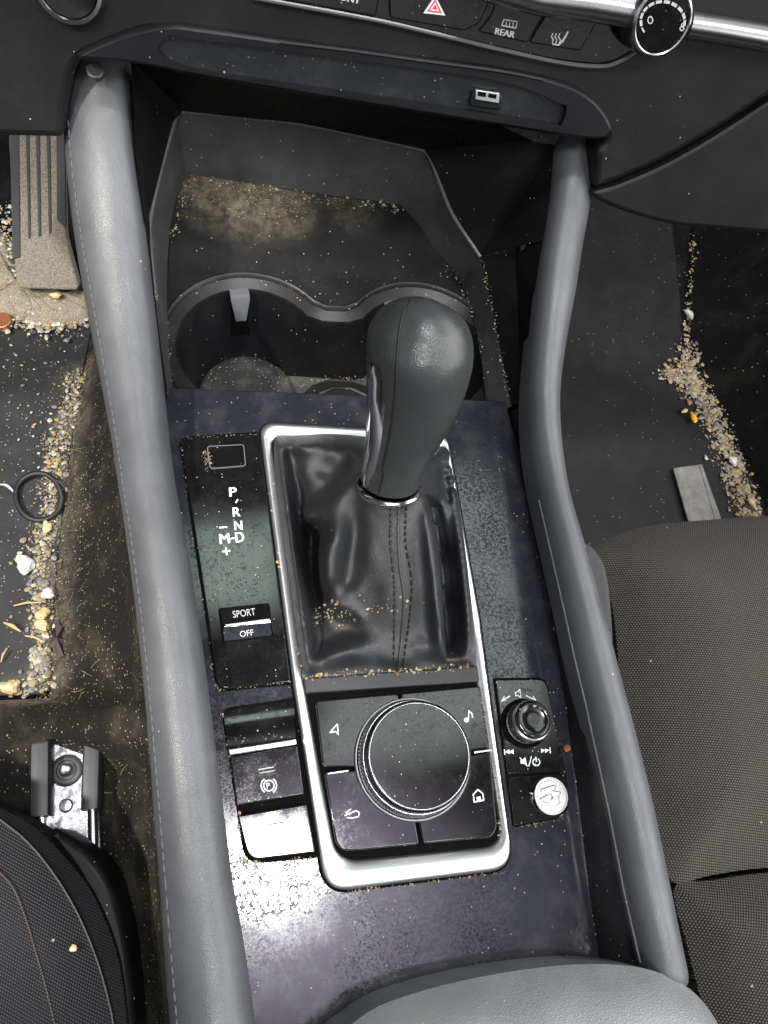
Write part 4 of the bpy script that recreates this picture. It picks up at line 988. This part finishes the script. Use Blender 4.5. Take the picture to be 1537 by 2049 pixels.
line_grit(mb, [(400,520),(700,560),(950,600)], 220, 26, .00015, .0004, lambda u, v: ZR+.0005)
line_grit(mb, [(870,500),(940,600),(985,760)], 130, 6, .0002, .0008, lambda u, v: -.008); line_grit(mb, [(965,520),(990,640),(1015,790)], 130, 3, .0002, .0008, lambda u, v: .008+(.014*(790-v)/270))
line_grit(mb, [(356,226),(600,246),(845,296)], 70, 2, .0002, .0006, .0475); line_grit(mb, [(345,250),(300,440),(315,620)], 90, 2, .0002, .0006, lambda u, v: .022+.02*(440-v)/200 if v < 440 else .02)
line_grit(mb, [(410,760),(490,725),(580,770)], 110, 14, .0002, .0007, -.0735); line_grit(mb, [(640,770),(720,745)], 120, 8, .0002, .0007, -.0735)
tag(mb.build('crumbs', M['grit'], None, 0), kind='stuff', label='sandy crumbs scattered in the tray and cup holders')
# crumbs lying on the boot
mb = MB()
for _ in range(230):
    u = random.uniform(625,860); v = 1236-(u-625)*.14+random.gauss(0, 13 if u < 740 else 9)
    if random.random() > math.exp(-(u-640)/80) and random.random() > .12: continue
    q = on_boot(u, v, .0003)
    if q is not None: mb.blob(q, .0003*(3.2**(random.random()**2)))
tag(mb.build('crumbs', M['grit'], None, 0), kind='stuff', label='sandy crumbs caught in the folds of the gear boot')
mb = MB()
line_grit(mb, [(165,750),(140,860),(118,960),(105,1080),(100,1200),(100,1300),(95,1390)], 2600, 20, .00022, .0007, lambda u, v: ZF+.0045)
line_grit(mb, [(180,900),(190,1100),(200,1300),(215,1500)], 900, 34, .0002, .0006, lambda u, v: ZF+.03)
tag(mb.build('dirt', M['grit'], None, 0), kind='stuff', label='fine sandy dirt along the driver carpet')
mb = MB()
for _ in range(60):
    u, v = random.uniform(120, 270), random.uniform(850, 1620)
    if random.random() < .35: u, v = random.uniform(-10, 200), random.uniform(1395, 1470)
    zz = ZF+.012+max(0, (u-110)/150)*.06; p = P(u, v, zz); a = random.uniform(0, 6.3); L = random.uniform(.004, .012); k = random.uniform(-.6, .6)
    mb.tube([p+np.array([math.cos(a+k*t)*L*t, math.sin(a+k*t)*L*t, .002*math.sin(3*t)]) for t in (0,.25,.5,.75,1)], .00022, 4)
tag(mb.build('lint', M['lint'], None, 0), kind='stuff', label='hair and lint caught in the driver carpet')
# ---- loose things
def stone(name, u, v, z, r, mat, label, cat, sc=(1,1,.6), ang=0.):
    mb = MB(); c = P(u, v, z); n = 14; rings = []
    rs = random.Random(int(u*7+v))
    for i in range(1, 8):
        th = math.pi*i/8; ring = []
        for j in range(n):
            ph = 2*math.pi*j/n; k = 1+.13*math.sin(3*ph+u)+.2*rs.uniform(-1,1)
            x, y, zz = math.sin(th)*math.cos(ph)*sc[0]*k, math.sin(th)*math.sin(ph)*sc[1]*k, -math.cos(th)*sc[2]
            ring.append(c+np.array([x*math.cos(ang)-y*math.sin(ang), x*math.sin(ang)+y*math.cos(ang), zz+sc[2]])*r*.74)
        rings.append(ring)
    mb.loft(rings, cap0=True, cap1=True); return tag(mb.build(name, M[mat], None, 28), label, cat)
stone('pebble', 1377, 632, ZF+.006, .0062, 'pale', 'white pebble on the thin dirt line of the passenger floor', 'pebble', (.8,1.3,.6), .2)
stone('shell', 1385, 838, ZF+.006, .0060, 'yellow', 'bright yellow shell fragment beside the brown grit', 'shell', (.65,1.3,.6), .15)
stone('pebble', 1368, 824, ZF+.006, .0042, 'cream', 'small tan pebble touching the yellow shell fragment', 'pebble', (1.3,.7,.6), .3)
stone('pebble', 1464, 924, ZF+.007, .0062, 'pale', 'largest whitish pebble in the passenger side grit', 'pebble', (.9,1.1,.6))
stone('pebble', 1411, 917, ZF+.004, .0032, 'pale', 'small white pebble just above the grey strip', 'pebble', (.7,1.2,.6))
stone('pebble', 1502, 1010, ZF+.007, .0058, 'cream', 'oblong tan pebble in the grit near the passenger seat edge', 'pebble', (.55,1.5,.6), .3)
stone('pebble', 52, 1132, ZF+.004, .0092, 'pale', 'large angular white pebble at the left of the driver grit', 'pebble', (.9,1.2,.5), .5)
stone('pebble', 96, 1056, ZF+.005, .0058, 'cream', 'cream pebble just below the black elastic loop', 'pebble', (.8,1.2,.6))
stone('pebble', 86, 1253, ZF+.005, .0068, 'cream', 'cream pebble touching the dry purple leaf', 'pebble', (1.2,.7,.6), -.7)
stone('pebble', 88, 1230, ZF+.006, .0062, 'cream', 'pale cream pebble above the one touching the leaf', 'pebble', (1.2,.8,.6), .6)
stone('pebble', 98, 1190, ZF+.006, .0062, 'pale', 'bright white rough pebble in the middle of the driver grit', 'pebble', (1,1,.6))
stone('pebble', 24, 1376, ZF+.005, .0072, 'cream', 'yellowish lumpy pebble at the lower end of the driver grit', 'pebble', (1.2,.9,.6))
stone('pebble', 112, 594, ZF+.018, .0052, 'cream', 'golden pebble on the sand right below the gas pedal', 'pebble', (1.1,.8,.5))
stone('pebble', 148, 1897, -.065, .0023, 'cream', 'single pale pebble on the driver seat fabric', 'pebble', (1,1,.5))
mb = MB(); mb.prism(FLAT, round_poly(flat_px([(-30,628),(16,624),(25,640),(12,656),(-30,654)], ZF+.012), .006), ZF+.012, ZF+.006, .001); tag(mb.build('coin', M['copper']), 'copper coin at the edge of the sand on the driver mat', 'coin')
mb = MB(); mb.tube([P(78+46*math.cos(a)*(1+.05*math.sin(2*a)), 994+47*math.sin(a), ZF+.0065+.003*max(0, math.sin(a+2.5))) for a in np.linspace(0, 2*math.pi, 40, endpoint=False)], .0022, 10, True)
tag(mb.build('hair_tie', M['rubber']), 'black elastic loop lying on the driver mat', 'hair tie')
mb = MB(); L = [(110,1240),(125,1255),(122,1272),(132,1280),(126,1295),(128,1312),(116,1318),(108,1298),(98,1290),(104,1272),(100,1262),(110,1258)]
lq = [P(u, v, ZF+.010+random.uniform(-.003,.004)) for u, v in L]; cc_ = np.mean(lq, axis=0)+np.array([0,0,.004]); mb.add(lq+[cc_], [(i, (i+1) % len(lq), len(lq)) for i in range(len(lq))])
tag(mb.build('leaf', M['leaf'], None, 0), 'crumpled dry purple brown leaf on the driver grit', 'leaf')
for i, (a, b, lab) in enumerate([((8,1246),(42,1264),'thick straw needle at the left of the dry leaf'),((28,1212),(82,1206),'thin straw needle crossing the driver grit above the leaf'),((2,1325),(12,1300),'short upright straw needle on the black driver mat'),((50,1272),(90,1285),'reddish straw needle pointing at the dry leaf')]):
    mb = MB(); p, q = P(*a, ZF+.006), P(*b, ZF+.009); mb.tube([p, (p+q)/2+np.array([0,.001,.001]), q], [.0006,.0016,.0005] if i == 0 else [.0005,.0009,.0004], 6); tag(mb.build('straw', M['twig']), lab, 'straw')
mb = MB(); mb.tube([P(u, v, ZF+.006) for u, v in catmull([(-5,970),(10,970),(20,976),(27,984)], 4)], [.0008]*4+[.0012]*6+[.0008]*3, 6); tag(mb.build('shell', M['pale']), 'thin curved white shell sliver left of the elastic loop', 'shell')
stp = flatobj('', [(1347,936),(1405,928),(1452,1060),(1388,1080)], ZF+.008, 'strip', .005, .001, .0008)
for q in ([(1399,930),(1402,930),(1440,1060),(1437,1060)],): stp.prism(FLAT, flat_px(q, ZF+.0085), ZF+.0085, ZF+.007, .0002)
tag(stp.build('trim_strip', M['strip']), 'worn grey flat strip lying on the passenger mat', 'strip')
# coin resting on the favourite button
cc = (P(1070,1595,.0045)+P(1136,1590,.0045))/2; rc_ = .0092
tl = np.array([.04,-.02,1]); mb = MB(); mb.lathe(cc-np.array([0,0,.0018]), tl, [(rc_,0),(rc_,.0014),(rc_*.985,.0017),(rc_*.93,.0017),(rc_*.91,.0013),(rc_*.5,.0013)], 64)
CF = Frame(cc-np.array([0,0,.0018])+tl/np.linalg.norm(tl)*.0013, (1,0,0), tl)
for i in range(15):
    a = R_(20+i*14); p = np.array([math.cos(a), math.sin(a)])*rc_*.78; mb.prism(CF, [p+np.array(q)*.00045 for q in ((-1,-1),(1,-1),(1,1),(-1,1))], .0005, 0, .0001)
for a0, rr, sc in ((100,.30,.42),(200,.28,.34),(300,.32,.38),(20,.25,.3)):
    p = np.array([math.cos(R_(a0)), math.sin(R_(a0))])*rc_*rr; mb.prism(CF, [p+np.array([math.cos(t)*rc_*sc*(1+.35*math.sin(3*t+a0)), math.sin(t)*rc_*sc*.7*(1+.3*math.cos(2*t+a0))]) for t in np.linspace(0, 6.28, 14, endpoint=False)], .0007+.0001*(a0 % 3), 0, .0005)
tag(mb.build('coin', M['coin'], None, 35), 'silver coin resting on the star button of the console', 'coin')
mb = MB(); mb.blob(P(1135,1497,.0062), .0021, rnd=.15); tag(mb.build('crumb', M['rustspot']), 'reddish brown crumb on the console seam beside the volume knob', 'crumb')
# ================================================================== SEATS
def cushion(outline, z0, hgt, ins, base, gap=.007):
    q = ccw(resample(ccw(outline), 200)); A = np.array(q); B = np.roll(A, -1, axis=0)
    xs = np.arange(A[:,0].min(), A[:,0].max(), gap); ys = np.arange(A[:,1].min(), A[:,1].max(), gap)
    G = np.array([(x+(gap/2 if k % 2 else 0), y) for k, y in enumerate(ys) for x in xs])
    def dist(Pn):
        ab = B-A; t = np.clip(((Pn[:,None,:]-A)*ab).sum(-1)/(ab*ab).sum(-1), 0, 1); return np.sqrt(((Pn[:,None,:]-A-ab*t[...,None])**2).sum(-1)).min(1)
    dd = np.concatenate([dist(G[k:k+800]) for k in range(0, len(G), 800)])
    cr = np.zeros(len(G), bool)
    for a, b in zip(A, B):
        m = (a[1] > G[:,1]) != (b[1] > G[:,1]); cr ^= m & (G[:,0] < (b[0]-a[0])*(G[:,1]-a[1])/(b[1]-a[1]+1e-12)+a[0])
    keep = cr & (dd > gap*.6); G, dd = G[keep], dd[keep]
    vs = [Vector(p) for p in q]+[Vector(p) for p in G]; n = len(q)
    V, E, F, *_ = geometry.delaunay_2d_cdt(vs, [(i, (i+1) % n) for i in range(n)], [], 1, 1e-7)
    def hh(d): t = min(1, d/ins); return z0+hgt*(1-(1-t)**2.3)
    dv = dist(np.array([[p.x, p.y] for p in V])); mb = MB()
    mb.add([(p.x, p.y, hh(d)) for p, d in zip(V, dv)], [list(f) for f in F])
    mb.loft([[np.array([p[0], p[1], z0+base]) for p in q], [np.array([p[0], p[1], z0]) for p in q]]); return mb
ps = thing('passenger_seat', P(1500,1500,-.12), 'passenger seat cushion in grey brown mesh fabric', 'car seat')
S1 = [(1183,1110),(1215,1078),(1300,1052),(1420,1040),(1560,1032),(1760,1035),(1860,1400),(1860,1720),(1540,1736),(1420,1752),(1347,1766),(1310,1690),(1280,1590),(1256,1470),(1240,1350),(1228,1230),(1208,1150)]
mb = cushion(catmull(flat_px(S1, -.035), 5, True), -.035, .030, .075, -.05); mb.build('seat_cushion', M['seat'], ps, 80)
S2 = [(1350,1774),(1425,1762),(1540,1746),(1860,1725),(1900,2300),(1480,2300),(1440,2130),(1400,1990),(1372,1880)]
mb = cushion(catmull(flat_px(S2, -.035), 5, True), -.035, .028, .06, -.05); mb.build('seat_cushion', M['seat'], ps, 80)
S3 = [(1166,1084),(1190,1094),(1213,1132),(1224,1190),(1230,1270),(1232,1340),(1236,1400),(1222,1420),(1205,1330),(1186,1220),(1168,1130)]
mb = MB(); mb.prism(FLAT, catmull(flat_px(S3, -.018), 5, True), -.018, -.09, .004); mb.build('seat_side', M['seat2'], ps, 80)
mb = cushion(ARM, .030, .022, .032, -.03, .004); mb.build('armrest_lid', M['arm'], con, 80)
ds = thing('driver_seat', P(60,1950,-.14), 'dark driver seat corner with pale dusty seams and black plastic edge', 'car seat')
D1 = [(-760,1500),(-200,1560),(-60,1598),(0,1618),(60,1648),(120,1704),(175,1772),(214,1850),(240,1935),(254,2049),(262,2200),(268,2600),(-760,2600)]
D0 = [(106,1658),(125,1664),(175,1700),(220,1758),(247,1840),(264,1930),(274,2049),(282,2200),(290,2600),(240,2600),(235,2200),(225,2000),(195,1850),(150,1750),(106,1690)]
mb = MB(); mb.prism(FLAT, catmull(flat_px(D0, -.095), 5, True), -.095, -.15, .004); mb.build('seat_trim', M['cap2'], ds, 50)
mb = cushion(catmull(flat_px(D1, -.085), 5, True), -.085, .018, .030, -.05, .009); mb.build('side_band', M['dband'], ds, 80)
D2 = [(-755,1512),(-200,1572),(-60,1612),(0,1640),(52,1682),(104,1744),(152,1822),(190,1910),(214,1990),(228,2060),(242,2200),(248,2590),(-755,2590)]
mb = cushion(catmull(flat_px(D2, -.070), 5, True), -.070, .008, .03, -.006, .009); mb.build('seat_cushion', M['dseat'], ds, 80)
mb = MB(); acc = catmull([P(u, v, -.0675) for u, v in D2[3:11]], 26)
for i in range(0, len(acc)-1): 
    a, b = acc[i], acc[i]*.3+acc[i+1]*.7; mb.tube([a, b], .00045, 5)
mb.build('seam', M['stitch'], ds)
mb = MB(); acc = catmull([P(u, v, -.0618) for u, v in [(-20,1730),(0,1746),(28,1780),(52,1840),(70,1900),(90,1970),(112,2060)]], 12)
for i in range(0, len(acc)-1): mb.tube([acc[i], acc[i]*.3+acc[i+1]*.7], .00045, 5)
mb.build('stitching', M['stitcho'], ds)
# seat rail on the floor
sr = thing('seat_rail', P(135,1600,-.18), 'steel seat rail with black plastic end caps bolted in front of the driver seat', 'seat rail')
ZS = -.165
mb = flatobj('', [(84,1472),(182,1464),(196,1560),(210,1800),(90,1800)], ZS, '', .004, .003); mb.build('rail_plate', M['rust'], sr)
def bar3(pix, z, w, name, mat, r):
    mb = MB(); a, b = P(*pix[0], z), P(*pix[1], z); t = (b-a)/np.linalg.norm(b-a); s = np.cross(t, (0,0,1)); rings = []
    prof = [(-1,-1.6),(-1,.6),(-.8,.9),(-.4,1),(.4,1),(.8,.9),(1,.6),(1,-1.6)]
    for k, sc in ((0,.82),(.03,.97),(.06,1),(1,1)): rings.append([a+(b-a)*k+s*x*w*sc+np.array([0,0,y*r*sc]) for x, y in prof])
    mb.loft(rings, cap0=True, cap1=True, flip=True); return mb.build(name, mat, sr, 35)
bar3([(83,1482),(82,1634)], ZS+.010, .0062, 'end_cap', M['cap'], .006); bar3([(187,1468),(182,1620)], ZS+.012, .0056, 'end_cap', M['cap'], .006)
bar3([(82,1600),(84,1790)], ZS+.007, .0030, 'slide_bar', M['chrome'], .004); bar3([(184,1600),(189,1800)], ZS+.007, .0026, 'slide_bar', M['chrome'], .004)
c = P(134,1542,ZS); mb = MB(); mb.lathe(c, (0,0,1), [(.0102,0),(.0102,.0016),(.0094,.0022),(.0066,.0022),(.0060,.0012)], 40, mi=0); mb.lathe(c, (0,0,1), [(.0042,.001),(.0042,.0052),(.0034,.006),(.002,.0052)], 12, mi=1); mb.build('bolt', [M['cap'], M['steel']], sr)
c = P(133,1612,ZS); mb = MB(); mb.lathe(c, (0,0,1), [(.0044,0),(.0044,.0012),(.0034,.0026),(.001,.003)], 24); mb.build('rivet', M['steel'], sr)
# ================================================================== LIGHT
w = bpy.data.worlds.new('World'); scene.world = w; w.use_nodes = True; t = w.node_tree; bg = t.nodes['Background']
tc = N(t, 'ShaderNodeTexCoord'); nz = N(t, 'ShaderNodeTexNoise'); nz.inputs['Scale'].default_value = 14; nz.inputs['Detail'].default_value = 4
t.links.new(tc.outputs['Generated'], nz.inputs['Vector'])
sx = N(t, 'ShaderNodeSeparateXYZ'); t.links.new(tc.outputs['Generated'], sx.inputs[0])
zc = math_(t, 'MAXIMUM', sx.outputs[2], .03)
wob = math_(t, 'MULTIPLY_ADD', nz.outputs['Fac'], .07, -.035)
U = math_(t, 'ADD', math_(t, 'DIVIDE', sx.outputs[0], zc), wob); V = math_(t, 'ADD', math_(t, 'DIVIDE', sx.outputs[1], zc), wob)
def UV(u, v): p = P(u, v, 0); return p[0]/H, p[1]/H
def box(u0, u1, v0, v1, s):
    a = math_(t, 'MULTIPLY', step(t, U, u0-s, u0+s), step(t, U, u1-s, u1+s, 1, 0)); b = math_(t, 'MULTIPLY', step(t, V, v0-s, v0+s), step(t, V, v1-s, v1+s, 1, 0)); return math_(t, 'MULTIPLY', a, b)
def ell(cu, cv, ru, rv, inner=.5):
    a = math_(t, 'DIVIDE', math_(t, 'SUBTRACT', U, cu), ru); b = math_(t, 'DIVIDE', math_(t, 'SUBTRACT', V, cv), rv)
    r = math_(t, 'SQRT', math_(t, 'ADD', math_(t, 'MULTIPLY', a, a), math_(t, 'MULTIPLY', b, b))); return step(t, r, inner, 1.0, 1, 0)
def scaled(c, k):
    n = N(t, 'ShaderNodeMix', data_type='RGBA', blend_type='MIX'); n.inputs[6].default_value = (0,0,0,1); n.inputs[7].default_value = (*c, 1)
    return n, k
terms = []
def light(mask, c, k): terms.append((mask, tuple(x*k for x in c)))
cu, cv = UV(540, 1734); cu2, cv2 = UV(585, 1795)
light(ell(cu, cv, .092, .058, .60), (1,1,1), 150)
light(ell(cu2, cv2, .30, .215, .05), (.88,.75,.96), 6.0)
light(ell(cu2+.16, cv2-.09, .42, .20, .1), (.80,.78,.92), 1.4)
g0, g1 = UV(700, 1480), UV(700, 1060); gl = UV(380, 1200)[0]; gr = UV(1043, 1200)[0]
gm = UV(575, 1200)[0]; gy0, gy1 = UV(480, 1215)[1], UV(480, 1045)[1]; gz0, gz1 = UV(900, 1500)[1], UV(900, 930)[1]
light(box(gl, gm, gy0, gy1, .03), (.78,.92,.84), 6.5)
light(box(gm+.03, gr, gz0, gz1, .03), (.84,.92,.90), 4.6)
light(ell(-.33, -.72, .22, .2, .4), (1,1,1), 42)         # bright patch added for highlights on the gear knob
light(ell(.22, -.62, .15, .16, .4), (.93,1,.97), 40)  # second added patch, for the knob's right-hand highlight
light(box(.62, .86, -.55, -.15, .05), (1,1,1), 18)          # patch added at rear right for knob, armrest and rail highlights
light(box(-9, -1.1, -3, 2.2, .12), (.95,.98,1.0), .7)      # driver side
light(box(.95, 9, -2.5, 1.3, .2), (1.0,1.0,.98), 5.2)    # passenger side
light(box(-1.3, 1.3, -5, -1.0, .2), (1.0,1.0,1.0), .7)     # rear
light(box(-1.6, 1.6, 1.0, 3, .25), (.88,.97,.95), 1.5)            # windscreen
acc_ = None
for mask, c in terms:
    n = N(t, 'ShaderNodeMix', data_type='RGBA'); t.links.new(mask, n.inputs[0]); n.inputs[6].default_value = (0,0,0,1); n.inputs[7].default_value = (*c, 1)
    if acc_ is None: acc_ = n.outputs[2]
    else:
        a = N(t, 'ShaderNodeVectorMath', operation='ADD'); t.links.new(acc_, a.inputs[0]); t.links.new(n.outputs[2], a.inputs[1]); acc_ = a.outputs[0]
a = N(t, 'ShaderNodeVectorMath', operation='ADD'); t.links.new(acc_, a.inputs[0]); a.inputs[1].default_value = (.035,.037,.04)
sc_ = N(t, 'ShaderNodeVectorMath', operation='SCALE'); t.links.new(a.outputs[0], sc_.inputs[0]); t.links.new(step(t, sx.outputs[2], -.02, .06), sc_.inputs['Scale'])
t.links.new(sc_.outputs[0], bg.inputs['Color']); bg.inputs['Strength'].default_value = 1.0
w.cycles.sampling_method = 'MANUAL'; w.cycles.sample_map_resolution = 1024
def lamp(kind, name, loc, target, energy, color, size=.1):
    l = bpy.data.lights.new(name, kind); l.energy = energy; l.color = color
    if kind == 'SUN': l.angle = size
    elif kind == 'AREA': l.size = size
    o = bpy.data.objects.new(name, l); col.objects.link(o); o.location = loc
    o.rotation_euler = (Vector(target)-Vector(loc)).to_track_quat('-Z', 'Y').to_euler(); return o
f_ = P(80, 1100, ZF)
sl = lamp('SPOT', 'sun_through_door', tuple(f_+np.array([-.55,-.25,1.1])), tuple(f_), 84, (1,.95,.86)); sl.data.spot_size = R_(34); sl.data.spot_blend = .5; sl.data.shadow_soft_size = .03
c_ = P(1193, 1592, .008); cl = lamp('SPOT', 'coin_glint_spot', tuple(c_+np.array([-.10,.0,.22])), tuple(c_), .6, (1,.97,.85)); cl.data.spot_size = R_(5.5); cl.data.spot_blend = .6; cl.data.shadow_soft_size = .002  # added spot lamp imitating light reflected off the coin onto the wall
# ================================================================== CAMERA
cam = bpy.data.cameras.new('Camera'); co_ = bpy.data.objects.new('Camera', cam); col.objects.link(co_)
cam.sensor_fit = 'VERTICAL'; cam.sensor_height = 36; cam.lens = FOC/2049*36; cam.clip_start = .01; cam.clip_end = 50
from mathutils import Matrix
mw = Matrix(((ROT[0][0], -ROT[0][1], -ROT[0][2]), (ROT[1][0], -ROT[1][1], -ROT[1][2]), (ROT[2][0], -ROT[2][1], -ROT[2][2])))
co_.matrix_world = Matrix.Translation((0,0,H)) @ mw.to_4x4()
scene.camera = co_
scene.view_settings.view_transform = 'Standard'; scene.view_settings.look = 'None'; scene.view_settings.exposure = 0
scene.cycles.use_denoising = True; scene.cycles.max_bounces = 6; scene.cycles.caustics_reflective = False; scene.cycles.caustics_refractive = False
